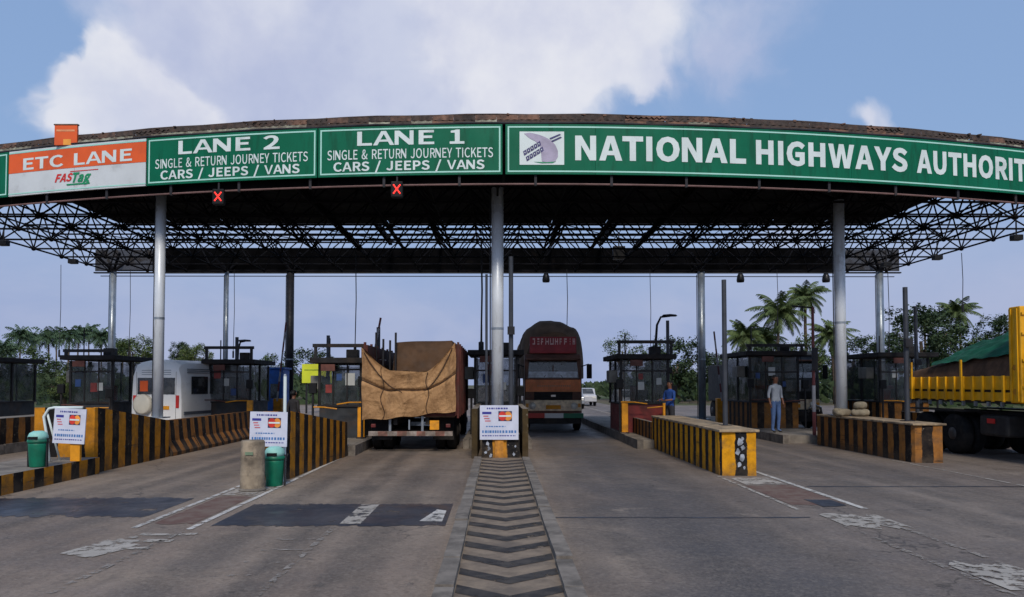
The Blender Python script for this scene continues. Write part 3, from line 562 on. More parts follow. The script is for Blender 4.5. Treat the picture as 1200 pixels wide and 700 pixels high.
# ------------------------------------------------------------------ canopy
AX, AY, AR = .8, 17.3, 89.
def arcY(x): return AY + (x - AX) ** 2 / AR
canopy = thing('toll_canopy', 'long dark steel space-frame canopy roof spanning all toll lanes', 'canopy', (0, 25, 0))
def column(x, y, r, h, mat, z0=.0):
    mb = MB().lathe([(r, z0+.03), (r, h)], (x, y, 0), 28)
    o = mb.build('column', mat, canopy, smooth=False)
    for p in o.data.polygons: p.use_smooth = len(p.vertices) == 4
    MB().box(x-r*1.8, x+r*1.8, y-r*1.8, y+r*1.8, z0, z0+.03).build('base_plate', m_steel, o)
    MB().lathe([(r*1.04, 0), (r*1.04, .06)], (x, y, z0+2.6), 28).build('joint_band', m_steel, o)
    cp = MB()
    for k in range(4):
        q = R(45 + 90*k); cp.tube([(x, y, h-.05), (x + math.cos(q)*.8, y + math.sin(q)*.8, 7.45)], .06, 8)
    cp.lathe([(r*1.3, h-.02), (r*1.3, h+.02)], (x, y, 0), 20); cp.build('capital', m_truss, o)
    # earthing strip and drain pipe down the side
    MB().tube([(x-r-.03, y+.02, z0+.05), (x-r-.03, y+.02, h-.2)], .016, 8).build('down_pipe', m_dsteel, o)
    return o
column(0, 19.5, .160, 7.0, m_column, .62)
column(-8.95, 19.6, .130, 6.85, m_column, .9)
column(9.72, 21.0, .150, 7.05, m_column, .9)
for x, r, m in ((-16.9,.14,m_steel), (-11.9,.09,m_steel), (-9.1,.165,m_dsteel), (0,.15,m_steel), (8.95,.16,m_steel), (16.8,.15,m_steel)):
    column(x, 32.5, r, 6.8, m, .24 if abs(x) < 10 else 0)

# double-layer space frame
frame = MB(); nodes = MB()
ZB, ZT = 6.75, 7.82; mx, my = 1.7, 1.75; Y0, NY = 18.3, 8; NX = 10
def okf(x, y): return y > arcY(x) + .55
def seg(mb, a, b, r, n=5): mb.tube([a, b], r, n, caps=False)
B = {}; T = {}
for i in range(-NX, NX+1):
    for j in range(NY+1):
        p = (i*mx, Y0 + j*my, ZB)
        if okf(p[0], p[1]): B[i, j] = p
for i in range(-NX-1, NX+1):
    for j in range(-1, NY+1):
        p = ((i+.5)*mx, Y0 + (j+.5)*my, ZT)
        if okf(p[0], p[1]) and p[1] < 32.8: T[i, j] = p
for (i, j), p in B.items():
    for q in ((i+1, j), (i, j+1)):
        if q in B: seg(frame, p, B[q], .034)
    for q in ((i, j), (i-1, j), (i, j-1), (i-1, j-1)):
        if q in T: seg(frame, p, T[q], .026)
    nodes.lathe([(0,-.085),(.06,-.06),(.085,0),(.06,.06),(0,.085)], p, 8)
for (i, j), p in T.items():
    for q in ((i+1, j), (i, j+1)):
        if q in T: seg(frame, p, T[q], .034)
    if (i+1, j+1) in T and (i+j) % 2 == 0 and p[1] > 27: seg(frame, p, T[i+1, j+1], .018, 4)
    nodes.lathe([(0,-.085),(.06,-.06),(.085,0),(.06,.06),(0,.085)], p, 8)
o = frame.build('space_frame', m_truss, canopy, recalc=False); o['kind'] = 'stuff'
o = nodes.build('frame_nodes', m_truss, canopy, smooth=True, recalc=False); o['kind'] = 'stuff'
# purlins and the deeper girders over the open part
for x in (-4.7, -2.5, 2.35, 4.55):
    MB().box(x-.07, x+.07, 27.5, 32.5, 7.9, 8.12).build('girder', m_truss, canopy)
pl = MB()
for k in range(4):
    y = 28.4 + k*1.1; pl.box(-14.3, 14.3, y-.025, y+.025, 7.93, 7.99)
o = pl.build('purlins', m_truss, canopy); o['kind'] = 'stuff'
ins = MB()
for k in range(36):
    x = -14.2 + k*.8; ins.box(x-.010, x+.010, 27.8, 32.4, 8.0, 8.02)
o = ins.build('mesh_wires', m_truss, canopy); o['kind'] = 'stuff'
# roof: corrugated sheets over the front bays, each a sheet of its own, with the ragged rusty front edge
def roof_z(y): return 8.0 + (27.9 - y) * .012
shw = 1.02
for k in range(28):
    x0 = -14.3 + k*shw; x1 = x0 + shw - .012; dy = random.uniform(-.05, .05); dz = random.uniform(-.012, .012)
    mb = MB(); nu = 16; ys = 8
    def fn(u, v, x0=x0, x1=x1, dy=dy, dz=dz):
        x = x0 + (x1-x0)*u; ya = arcY(x) + .12 + dy; y = ya + (27.9-ya)*v
        return (x, y, roof_z(y) + dz + .022*math.cos(u*nu*math.pi/1.0*.5*2))
    mb.grid(fn, nu*2, 3)
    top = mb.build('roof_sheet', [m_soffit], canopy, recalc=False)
m_eave = M('eave_brown', (.045,.032,.026), .85, 0, .4, 6, dirt=(.09,.05,.034), damt=.6, dscale=4, bump=.4)
for row, (za, zb, ya) in enumerate(((7.93, 8.06, .07), (8.062, 8.19, .09))):
    for k in range(56):           # two courses of flashing, the upper one dark and corrugated
        x0 = -14.3 + k*.51; x1 = x0 + .508; xm = (x0+x1)/2
        if row == 0: mm = m_moss if random.random() < (.7 if xm < -4.5 else .10) else random.choice([m_rust, m_eave, m_eave])
        else: mm = m_eave if random.random() < .8 else m_rust
        h = random.uniform(-.012, .022); mb = MB(); n_ = 6
        P = lambda f, z, d: (x0+(x1-x0)*f, arcY(x0+(x1-x0)*f) + ya + d + (.012*math.cos(f*n_*math.pi) if row else 0), z)
        fs = [q/12 for q in range(13)]
        mb.add([P(f, za, 0) for f in fs] + [P(f, zb + h*f, .03) for f in fs] + [P(f, zb + h*f, .10) for f in fs], [(q, q+1, 14+q, 13+q) for q in range(12)] + [(13+q, 14+q, 27+q, 26+q) for q in range(12)])
        mb.build('edge_flashing', mm, canopy, recalc=False)
rp = MB()
for k in range(110):          # bolt heads, bent rib ends and grit along the eave
    x = -14.2 + k*.258 + random.uniform(-.04, .04); y = arcY(x) + random.uniform(.08, .3)
    rp.cbox((x, y, 8.185 + random.uniform(0, .02)), (random.uniform(.02, .12), random.uniform(.02, .08), random.uniform(.015, .045)), random.randint(0, 1),
            Matrix.Rotation(random.uniform(-.2, .2), 3, 'Y'))
o = rp.build('eave_debris', [m_rust, m_eave], canopy, recalc=False); o['kind'] = 'stuff'
for zz, r_, yy in ((8.20, .028, .16), (7.95, .03, .03)):
    n = 40; MB().tube([(-14.6 + 29.2*i/n, arcY(-14.6 + 29.2*i/n) + yy, zz + .012*math.sin(i*1.7)) for i in range(n+1)], r_, 6).build('eave_pipe', m_eave if zz > 8 else m_dsteel, canopy, recalc=False)
# conduit with clamps under the signs
n = 60; MB().tube([(-16 + 32*i/n, arcY(-16 + 32*i/n) + .10, 6.52) for i in range(n+1)], .022, 6).build('conduit', M('conduit_pink', lin(120,92,88), .6, 0, .2), canopy, recalc=False)
cl = MB()
for k in range(18):
    x = -15.3 + 1.8*k; cl.box(x-.03, x+.03, arcY(x)+.06, arcY(x)+.14, 6.48, 6.74)
o = cl.build('conduit_clips', m_dsteel, canopy); o['kind'] = 'stuff'
# inner soffit strip behind the sign boards and the rear fascia panels
n = 32
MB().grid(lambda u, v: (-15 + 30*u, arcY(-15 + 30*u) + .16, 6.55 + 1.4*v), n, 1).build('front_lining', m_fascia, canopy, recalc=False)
for k in range(14):
    x0 = -17.85 + k*35.7/14; x1 = x0 + 35.7/14 - .003
    if k in (0, 13): continue
    MB().box(x0, x1, 32.78, 32.84, 6.76, 7.80 + random.uniform(-.015, .015)).build('rear_fascia_panel', m_fascia, canopy)
m_mesh = M_glass('torn_fascia', (.015,.012,.012), .8, .72, (.03,.024,.02))
for k in (0, 13):
    x0 = -17.85 + k*35.7/14; MB().box(x0, x0+2.53, 32.78, 32.83, 6.8, 7.75).build('rear_fascia_panel', m_mesh, canopy)
MB().box(-17.9, 17.9, 32.74, 32.88, 6.70, 6.755).build('rear_gutter', m_dsteel, canopy)
MB().tube([(-17.5, 32.6, 6.55), (17.5, 32.6, 6.52)], .02, 6).build('conduit', m_dsteel, canopy)
# soffit boards under the front bays, between the chord layers
for k in range(14):
    x0 = -14.3 + k*28.6/14; x1 = x0 + 28.6/14 - .015
    mb = MB(); mb.add([(x0, arcY(x0)+.2, 7.88), (x1, arcY(x1)+.2, 7.88), (x1, 27.85, 7.87), (x0, 27.85, 7.87)], [(0,1,2,3)]); mb.build('soffit_board', m_soffit, canopy, recalc=False)

# ------------------------------------------------------------------ sign boards on the canopy front
def on(off): return lambda x, z: (x, arcY(x) - off, z)
ZL, ZH = 6.73, 7.92
def curved(mb, x0, x1, z0, z1, o0, o1, mi=0):
    n = max(1, int((x1-x0)/.6))
    xs = [x0 + (x1-x0)*i/n for i in range(n+1)]
    for a, b in zip(xs, xs[1:]):
        P = lambda x, o, z: (x, arcY(x) - o, z)
        mb.add([P(a,o1,z0),P(b,o1,z0),P(b,o1,z1),P(a,o1,z1),P(a,o0,z0),P(b,o0,z0),P(b,o0,z1),P(a,o0,z1)],
               [(0,1,2,3),(3,2,6,7),(1,0,4,5),(5,4,7,6)] + ([(0,3,7,4)] if a == x0 else []) + ([(1,5,6,2)] if b == x1 else []), mi)
    return mb
def board(x0, x1, label, mat, border=True, group='sign boards along the canopy front'):
    rt = thing('sign_board', label, 'sign', ((x0+x1)/2, arcY((x0+x1)/2), ZL), 0, group)
    n = max(1, round((x1-x0)/2.2))                    # riveted sheet panels
    for k in range(n):
        curved(MB(), x0 + (x1-x0)*k/n, x0 + (x1-x0)*(k+1)/n - .006, ZL, ZH, -.06, 0).build('panel', mat, rt, recalc=False)
    if border:
        b = MB(); i, wd = .05, .035
        curved(b, x0+i, x1-i, ZH-i-wd, ZH-i, .002, .006); curved(b, x0+i, x1-i, ZL+i, ZL+i+wd, .002, .006)
        curved(b, x0+i, x0+i+wd, ZL+i+wd, ZH-i-wd, .002, .006); curved(b, x1-i-wd, x1-i, ZL+i+wd, ZH-i-wd, .002, .006)
        b.build('border', m_mint, rt, recalc=False)
    return rt
def letters(rt, s, x0, x1, z0, z1, mat, face='M', shear=0., off=.008, each=True):
    """big capitals are parts one by one; print too small to pick apart stays one part"""
    if each: put_text(None, s, x0, x1, z0, z1, on(off), face, shear, split=lambda ch, q: q.build('letter', mat, rt, recalc=False))
    else:
        mb = MB(); put_text(mb, s, x0, x1, z0, z1, on(off), face, shear); o = mb.build('small_lettering', mat, rt, recalc=False); o['kind'] = 'stuff'
nh = board(.19, 23.5, 'long green NATIONAL HIGHWAYS AUTHORITY board with a white emblem', m_green)
letters(nh, 'NATIONAL', 1.83, 5.95, 7.05, 7.66, m_white, 'B')
letters(nh, 'HIGHWAYS', 6.2, 10.2, 7.05, 7.66, m_white, 'B')
letters(nh, 'AUTHORITY', 10.46, 14.25, 7.05, 7.66, m_white, 'B')
letters(nh, 'OF INDIA', 14.6, 18.0, 7.05, 7.66, m_white, 'B')
em = curved(MB(), .52, 1.57, 6.95, 7.74, .002, .010).build('emblem', m_white, nh, recalc=False)
def ep(pts, mat, off=.014, name='emblem_shape'):
    mb = MB(); mb.add([on(off)(.52 + 1.05*a, 7.74 - .79*b) for a, b in pts], [tuple(range(len(pts)))]); return mb.build(name, mat, em, recalc=False)
ep([(.10,.06),(.24,.04),(.42,.09),(.56,.16),(.70,.26),(.80,.40),(.86,.58),(.86,.76),(.80,.90),(.62,.93),(.50,.90),(.48,.62),(.46,.42),(.36,.30),(.22,.20)], m_logo)
ep([(.30,.91),(.5,.955),(.74,.95),(.82,.90),(.6,.925)], m_pgreen, .017)
for a in (0, .07): ep([(.67+a*.5,.20+a*1.2),(.90+a*.3,.07+a*1.2),(.93+a*.3,.10+a*1.2),(.70+a*.5,.24+a*1.2)], m_navy, .017)
for r_ in range(2):
    for q in range(5):
        bx, by = .08 + .078*q + .06*r_, .60 - .065*q + .17*r_
        ep([(bx,by),(bx+.065,by-.055),(bx+.09,by+.07),(bx+.025,by+.13)], m_navy, .017, 'emblem_glyph')
        ep([(bx+.028,by+.025),(bx+.045,by+.01),(bx+.055,by+.05),(bx+.04,by+.062)], m_white, .020, 'emblem_glyph')
for x0, x1, nme, a, b in ((-4.29, .12, '1', (-3.34, -.78), 'LANE 1'), (-8.74, -4.31, '2', (-7.88, -5.25), 'LANE 2')):
    bd = board(x0, x1, 'green LANE %s board, %s' % (nme, 'next to the long board with the emblem' if nme == '1' else 'next to the orange ETC LANE board'), m_green)
    letters(bd, b, a[0], a[1], 7.46, 7.80, m_white, 'M')
    k = (x0 + x1) / 2; hw = 1.98
    letters(bd, 'SINGLE & RETURN JOURNEY TICKETS', k-hw, k+hw, 7.13, 7.37, m_white, 'R', each=False)
    letters(bd, 'CARS / JEEPS / VANS', k-hw+.15, k+hw-.2, 6.85, 7.08, m_white, 'M', each=False)
et = board(-12.89, -8.76, 'orange and white ETC LANE board with a small red and green logo', m_white_panel, False)
curved(MB(), -12.89, -8.76, 7.33, 7.84, .003, .007).build('orange_band', m_orange, et, recalc=False)
letters(et, 'ETC LANE', -12.42, -9.15, 7.38, 7.70, m_white, 'M', 0, .012)
letters(et, 'FAS', -11.42, -10.86, 6.98, 7.20, m_red, 'B', .35)
letters(et, 'Tag', -10.87, -10.32, 6.94, 7.20, m_pgreen, 'B', .35, .010)
curved(MB(), -11.05, -10.36, 6.88, 6.92, .008, .010).build('logo_underline', m_pgreen, et, recalc=False)
curved(MB(), -10.95, -10.12, 7.225, 7.245, .008, .010).build('logo_overline', m_red, et, recalc=False)
for z0, z1 in ((7.85, 7.885), (6.77, 6.80)): curved(MB(), -12.89, -8.76, z0, z1, .004, .008).build('border', m_mint, et, recalc=False)
board(-23, -12.91, 'green board cut off at the left edge of the canopy front', m_green)
# small orange sign standing on the roof edge
os_ = thing('roof_sign', 'small orange sign standing above the ETC LANE board', 'sign', (-11.06, 18.9, 7.9))
MB().box(-11.38, -10.80, 18.86, 18.92, 7.93, 8.44).build('panel', m_orange, os_)
MB().box(-11.40, -10.78, 18.85, 18.93, 8.445, 8.475).build('top_rail', m_rust, os_)
MB().add([(-11.15,18.856,7.93),(-10.95,18.856,7.93),(-10.95,18.856,8.08),(-11.15,18.856,8.08)], [(0,1,2,3)]).build('print_mark', m_amber, os_, recalc=False)
MB().add([(-11.33,18.856,8.28),(-10.86,18.856,8.28),(-10.86,18.856,8.33),(-11.33,18.856,8.33)], [(0,1,2,3)]).build('print_mark', M('pale_orange', lin(240,160,110), .5), os_, recalc=False)
for x in (-11.3, -10.9): MB().box(x-.02, x+.02, 19.03, 19.07, 7.6, 8.4).build('stay', m_dsteel, os_)

# red lane signals hung below the boards
m_led = M_emit('red_led', (1, .03, .02), 1.6)
for x, lb in ((-6.81, 'red lane signal nearer the left silver column'), (-2.38, 'red lane signal nearer the central silver column')):
    y = arcY(x) - .02; g = thing('lane_signal', lb, 'signal', (x, y, 6.2), 0, 'red lane signals')
    z = 6.36 if x < -5 else 6.40
    MB().box(x-.14, x+.14, y, y+.16, z-.19, z+.19).build('housing', m_black, g, bevel=.02)
    for q in (45, -45):
        for k in range(-3, 4):
            if k == 0 and q < 0: continue
            cx, cz = x + math.cos(R(q))*k*.034, z + math.sin(R(q))*k*.045
            MB().lathe([(0,-.012),(.018,-.008),(.02,0)], (cx, y, cz), 8, axis='y').build('led', m_led, g)
    MB().box(x-.02, x+.02, y+.05, y+.09, z+.19, 6.75).build('hanger', m_dsteel, g)

# floodlights and dome lamps under the rear fascia, hanging cables
m_lampb = M('lamp_body', (.02,.02,.022), .4, .4)
for x, lb in ((2.13, 'dark pendant floodlight above the loaded truck'), (10.65, 'dark pendant floodlight left of the two near the right column'), (14.4, 'dark pendant floodlight right of the right silver column')):
    g = thing('floodlight', lb, 'lamp', (x, 32.4, 6.2), 0, 'pendant floodlights under the rear fascia')
    MB().lathe([(.02,.42),(.08,.40),(.14,.28),(.17,.10),(.15,.0)], (x, 32.4, 6.25), 14).build('shade', m_lampb, g, smooth=True)
    MB().tube([(x, 32.4, 6.66), (x, 32.4, 6.78)], .02, 6).build('stem', m_dsteel, g)
for x, y, z, lb in ((15.0,28.5,6.55,'boxy floodlight nearest the rear corner of the right truss'), (16.2,27.2,6.6,'boxy floodlight in the middle of the right truss edge'), (16.6,23.6,6.62,'boxy floodlight on the right truss edge nearest the signs'), (-16.4,24.5,6.62,'boxy floodlight under the left truss edge'), (-16.2,28.2,6.62,'boxy floodlight near the rear corner of the left truss'), (4.85,29.5,7.0,'square dark box among the open truss bars')):
    g = thing('truss_floodlight', lb, 'lamp', (x, y, z-.3), 0, 'floodlights clamped to the truss')
    k = .24 if z > 6.9 else .15
    MB().box(x-k, x+k, y-.12, y+.12, z-.34+.1, z-.06+.35*(z > 6.9)).build('housing', m_lampb, g, bevel=.02)
    MB().tube([(x, y, z-.1), (x, y, 7.0 if z < 6.9 else 7.8)], .025, 6).build('bracket', m_dsteel, g)
cn = ['left of the far palms', 'beside the left column', 'left of the small lamp post', 'above the booth left of the tarpaulin truck', 'just left of the central column', 'over the loaded truck', 'right of the loaded truck', 'above the palm crowns', 'just right of the right rear column', 'above the yellow tipper body']
for (x, y, z, r_), s in zip(((-18.2,30.8,3.2,.013), (-15.9,32,3.2,.013), (-11.4,32,3.2,.013), (-5.3,27.6,3.2,.018), (-.55,25,3.2,.03), (3.0,32,4.2,.016), (6.6,32,3.2,.013), (12.1,32,4.6,.013), (16.9,32,3.3,.016), (17.6,28.0,4.8,.014)), cn):
    m = MB().tube([(x, y, 6.76), (x+.03, y, (z+6.7)/2), (x, y, z)], r_, 6).lathe([(.0,-.3),(r_*3,-.28),(r_*3,0),(0,.05)], (x, y, z), 8)
    tag(m.build('hanging_cable', m_dsteel), 'thin cable hanging from the canopy, ' + s, 'cable', 'cables hanging from the canopy')
# ------------------------------------------------------------------ toll booths
m_bframe = M('booth_frame', (.022,.021,.022), .6, .1, .3, 4, dirt=(.06,.034,.020), damt=.4, spec=.3)
m_broof = M('booth_roof', (.020,.019,.020), .75, 0, .3, 3, dirt=(.05,.036,.026), damt=.4, spec=.2)
m_bpanel = M('booth_panel', (.035,.038,.042), .6, 0, .3, 3, dirt=(.07,.045,.03), damt=.5, spec=.3)
m_bint = M('booth_inside', (.10,.10,.105), .7, 0, .3)
m_bred = M('booth_red', (.22,.03,.025), .6, 0, .3, 4, dirt=(.05,.03,.02), damt=.4)
m_acw = M('ac_white', lin(120,118,110), .6, 0, .15, 4, dirt=lin(70,62,54), damt=.5); m_paper2 = M('notice_white', lin(178,180,176), .7, 0, .1); m_blu2 = M('notice_blue', lin(40,70,120), .6); m_mrust = M('rust_red', (.12,.04,.028), .7, 0, .3, 4)
def booth(x, y, label, wd=1.5, dp=2.3, h=2.35, z0=.24, portal=True, roof=None, cab=None, ph=.34):
    g = thing('toll_booth', label, 'booth', (x, y, z0), 0, 'toll booths on the islands')
    x0, x1, y0, y1 = x-wd/2, x+wd/2, y-dp/2, y+dp/2; zt = z0 + h
    cw = MB(); u = 0
    for a, b in (((x0,y0),(x1,y0)), ((x1,y0),(x1,y1)), ((x1,y1),(x0,y1)), ((x0,y1),(x0,y0))):
        ln = math.hypot(b[0]-a[0], b[1]-a[1]); cw.uv[len(cw.f)] = [(u,0),(u+ln,0),(u+ln,.9),(u,.9)]; u += ln
        cw.add([(*a, z0), (*b, z0), (*b, z0+.9), (*a, z0+.9)], [(0,1,2,3)])
    cw.build('base_wall', cab or m_bpanel, g, recalc=False)
    MB().box(x0-.05, x1+.05, y0-.05, y1+.05, z0+.9, z0+.95).build('counter', m_bframe, g)
    for px in (x0, x1):
        for py in (y0, (y0+y1)/2, y1):
            MB().box(px-.035, px+.035, py-.035, py+.035, z0+.95, zt-.02).build('post', m_bframe, g)
    for px in (x0 + wd/3, x0 + 2*wd/3):
        for py in (y0, y1): MB().box(px-.02, px+.02, py-.02, py+.02, z0+.95, zt-.02).build('mullion', m_bframe, g)
    MB().box(x0-.02, x1+.02, y0-.045, y0-.036, z0+1.95, z0+2.0).build('rail', m_bframe, g)
    for k in range(3):
        a = x0 + wd*k/3 + .03; b = a + wd/3 - .06
        for py in (y0, y1): MB().box(a, b, py-.006, py+.006, z0+.97, zt-.04).build('window_pane', m_glass, g)
    for k in range(2):
        a = y0 + dp*k/2 + .04; b = a + dp/2 - .08
        for px in (x0, x1): MB().box(px-.006, px+.006, a, b, z0+.97, zt-.04).build('window_pane', m_glass, g)
    MB().box(x0-.22, x1+.22, y0-.3, y1+.22, zt, zt+.16).build('roof_slab', roof or m_broof, g, bevel=.02)
    MB().box(x0+.1, x1-.1, y0+.25, y0+.7, z0+.95, z0+1.0).build('desk', m_bint, g)
    MB().box(x-.22, x+.2, y0+.45, y0+.5, z0+1.05, z0+1.38).build('monitor', m_black, g)
    MB().box(x-.25, x+.25, y0+1.15, y0+1.25, z0+.96, z0+1.5).build('chair_back', m_bred, g, bevel=.03)
    if portal:
        p = MB(); zz = zt + .16
        p.box(x0-.12, x0-.04, y0-.2, y0-.12, zz, zz+ph); p.box(x1+.04, x1+.12, y0-.2, y0-.12, zz, zz+ph); p.box(x0-.16, x1+.16, y0-.21, y0-.11, zz+ph, zz+ph+.10)
        p.build('portal_frame', m_bframe, g)
    rb = random.Random(int(x*10)+77)
    MB().box(x0-.34, x0-.06, y0+.3, y0+.9, zt-.75, zt-.35).build('air_conditioner', m_acw, g, bevel=.02)
    for k in range(3):
        a = x0 + .12 + rb.random()*(wd-.45); b = z0 + 1.15 + rb.random()*.7; q = .14 + .14*rb.random()
        MB().box(a, a+q, y0-.016, y0-.010, b, b+q*1.3).build('notice', (m_paper2, m_bred, m_blu2, m_paper2)[rb.randint(0,3)], g)
    for sx in (x0-.10, x1+.10):
        h2 = 1.1 + rb.random()*.5
        MB().tube([(sx, y0-.35, z0), (sx, y0-.35, z0+h2)], .035, 8).build('reader_post', m_bframe, g)
        MB().box(sx-.11, sx+.11, y0-.42, y0-.30, z0+h2, z0+h2+.3).build('card_reader', m_black, g, bevel=.015)
        MB().tube([(sx, y0-.35, z0+h2*.7), (sx*.5+x*.5, y0-.5, z0+h2*.7), (x, y0-.42, z0+h2*.66)], .02, 6).build('hand_rail', m_yellow if rb.random() < .5 else m_mrust, g)
    MB().tube([(x1+.02, y0-.1, zt+.1), (x1+.10, y0-.25, zt-.5), (x1+.05, y0-.08, z0+1.2)], .014, 5).build('cable', m_black, g)
    MB().box(x-.5, x-.1, y0-.28, y0-.22, zt-.22, zt-.03).build('lane_plate', m_mrust, g)
    MB().tube([(x0+.2, y0+.4, zt+.16), (x0+.2, y0+.4, zt+.75+rb.random()*.5)], .022, 6).build('antenna', m_dsteel, g)
    MB().box(x1-.5, x1-.15, y0+.3, y0+.6, zt+.162, zt+.42).build('roof_box', m_bframe, g, bevel=.02)
    return g
booth(4.72, 25.0, 'dark glazed toll booth on the island right of the centre lane, red panel below', roof=m_broof, cab=m_bred)
booth(-.05, 24.3, 'toll booth half hidden behind the central silver column', 1.3, 2.2, 2.45, portal=False)
booth(9.75, 27.5, 'dark toll booth in front of the coconut palms', 1.7, 2.6, 2.55, cab=m_stripe_o, ph=.15)
booth(14.35, 27.5, 'toll booth between the right silver column and the yellow tipper', 1.7, 2.6, 2.5, cab=m_stripe_o, portal=False)
booth(-4.55, 22.6, 'toll booth just left of the tarpaulin covered truck', 1.2, 2.2, 2.15, ph=.3)
booth(-9.35, 27.0, 'toll booth just right of the white van', 1.4, 2.0, 2.25, ph=.36)
booth(-13.55, 26.0, 'toll booth just left of the white van', 1.4, 2.4, 2.35, ph=.1)
booth(-18.0, 26.0, 'toll booth at the far left edge', 2.0, 2.6, 2.3, ph=.1)
# yellow guard posts at booth corners
for x, y, z0, h, lb in ((4.02, 23.5, .24, .95, 'yellow guard board at the corner of the booth right of centre'), (5.3, 23.4, .24, .95, 'narrow yellow guard board on the right flank of that booth'), (-3.9,21.3,.24,.9,'yellow guard board beside the booth left of the tarpaulin truck'), (-8.45, 25.4, .24, 1.0, 'orange guard board in front of the booth right of the van')):
    g = thing('guard_board', lb, 'guard board', (x, y, z0), 0, 'yellow guard boards at the booths')
    MB().box(x-.10, x+.10, y-.05, y+.05, z0, z0+h).build('board', m_yellow, g, bevel=.015)
    MB().box(x-.13, x+.13, y-.08, y+.08, z0+.0, z0+.04).build('foot', m_dsteel, g)

# ------------------------------------------------------------------ card payment signs
m_paper = M('sign_paper', lin(206,210,226), .5, 0, .08, 3, dirt=lin(170,172,184), damt=.2)
m_visa = M('print_blue', lin(48,50,140), .5, 0, .15)
m_pink = M('print_pink', lin(196,110,120), .5, 0, .15)
m_sky = M('print_cyan', lin(70,120,180), .5, 0, .15)
m_circ_r = M('print_card_red', lin(206,52,40), .5); m_circ_o = M('print_card_orange', lin(240,150,60), .5); m_dkblue = M('print_card_dark', lin(44,44,78), .5)
def pay_sign(name, label, loc, wd, ht, rz=0, tilt=0., z=0.):
    g = thing(name, label, 'sign', loc, rz, 'card payment signs on the island noses')
    rot = Matrix.Rotation(tilt, 3, 'Y')
    def P(u, v, d): q = rot @ Vector(((u-.5)*wd, 0, (1-v)*ht)); return (q.x, d, q.z + z)
    def shape(pts, mat, d, nm):
        MB().add([P(a, b, d) for a, b in pts], [tuple(range(len(pts)))]).build(nm, mat, g, world=False, recalc=False)
    mb = MB(); mb.add([P(a, b, d) for d in (-.012, .012) for a, b in ((0,0),(1,0),(1,1),(0,1))], [(0,1,2,3),(7,6,5,4),(0,4,5,1),(1,5,6,2),(2,6,7,3),(3,7,4,0)]); mb.build('panel', m_paper, g, world=False, recalc=False)
    r4 = lambda a, b, c, d: [(a,b),(c,b),(c,d),(a,d)]
    shape(r4(.48,.17,.83,.46), m_dkblue, -.0145, 'card_ground')
    cc = lambda cx, cy, rx, ry: [(cx + rx*math.cos(k*math.pi/10), cy + ry*math.sin(k*math.pi/10)) for k in range(20)]
    shape(cc(.73,.315,.10,.135), m_circ_o, -.0165, 'card_disc'); shape(cc(.585,.315,.10,.135), m_circ_r, -.0185, 'card_disc')
    shape(r4(.50,.29,.80,.335), m_white, -.0205, 'card_band')
    shape(r4(.06,.19,.30,.26), m_visa, -.0145, 'blue_word')
    for k in range(3): shape(r4(.09+.02*k,.30+.07*k,.22+.03*k,.335+.07*k), m_pink, -.0145, 'small_print')
    rnd = random.Random(3)
    for row, (y, h, mt, a0, a1) in enumerate(((.07,.045,m_visa,.18,.72), (.60,.035,m_sky,.16,.66), (.73,.075,m_sky,.06,.94), (.87,.03,m_visa,.06,.92))):
        a = a0
        while a < a1:
            l = rnd.uniform(.025, .06); shape(r4(a, y, min(a+l, a1), y+h), mt, -.0145, 'print_stroke'); a += l + rnd.uniform(.012, .03)
    return g
pay_sign('payment_sign', 'white card payment sign at the foot of the central column', (.04, 17.36, 0), .90, .80, z=.50)
s1 = pay_sign('payment_sign', 'white card payment sign above the concrete drum and green bin', (-4.17, 13.55, 0), .68, .63, 0, R(1), z=.66)
s2 = pay_sign('payment_sign', 'leaning white card payment sign in a bent pipe frame, far left', (-8.12, 14.1, .33), .58, .66, R(4), R(3), z=.34)
MB().tube([(-.34,0,0),(-.40,.0,.5),(-.47,.02,.85),(-.38,.02,1.0),(-.28,.02,1.02),(.24,.02,1.02)], .025, 8).build('pipe_frame', m_white, s2, world=False, smooth=True)
MB().tube([(-.30,.3,0),(-.42,.05,.9)], .02, 8).build('pipe_stay', m_white, s2, world=False, smooth=True)
MB().box(.02,.20,.02,.10,0,.40).build('yellow_post', m_yellow, s2, world=False, bevel=.01)
MB().box(-.10,.10,.02,.08,0,.52).build('post', M('post_orange', lin(198,132,44), .8, 0, .25, 6, dirt=lin(96,74,52), damt=.6), bpy.data.objects['payment_sign'], world=False)
MB().tube([(-.25,.06,.0),(-.25,.06,.7)], .03, 8).build('post', m_steel, s1, world=False)
wp = thing('white_post', 'thin white post rising behind the sign over the concrete drum', 'post', (-3.93, 13.75, 0))
MB().tube([(-3.93,13.75,0),(-3.93,13.75,1.94)], .03, 10).build('pole', m_white, wp)
MB().lathe([(.03,0),(.035,.01),(.02,.04),(0,.045)], (-3.93,13.75,1.94), 10).build('cap', m_steel, wp)

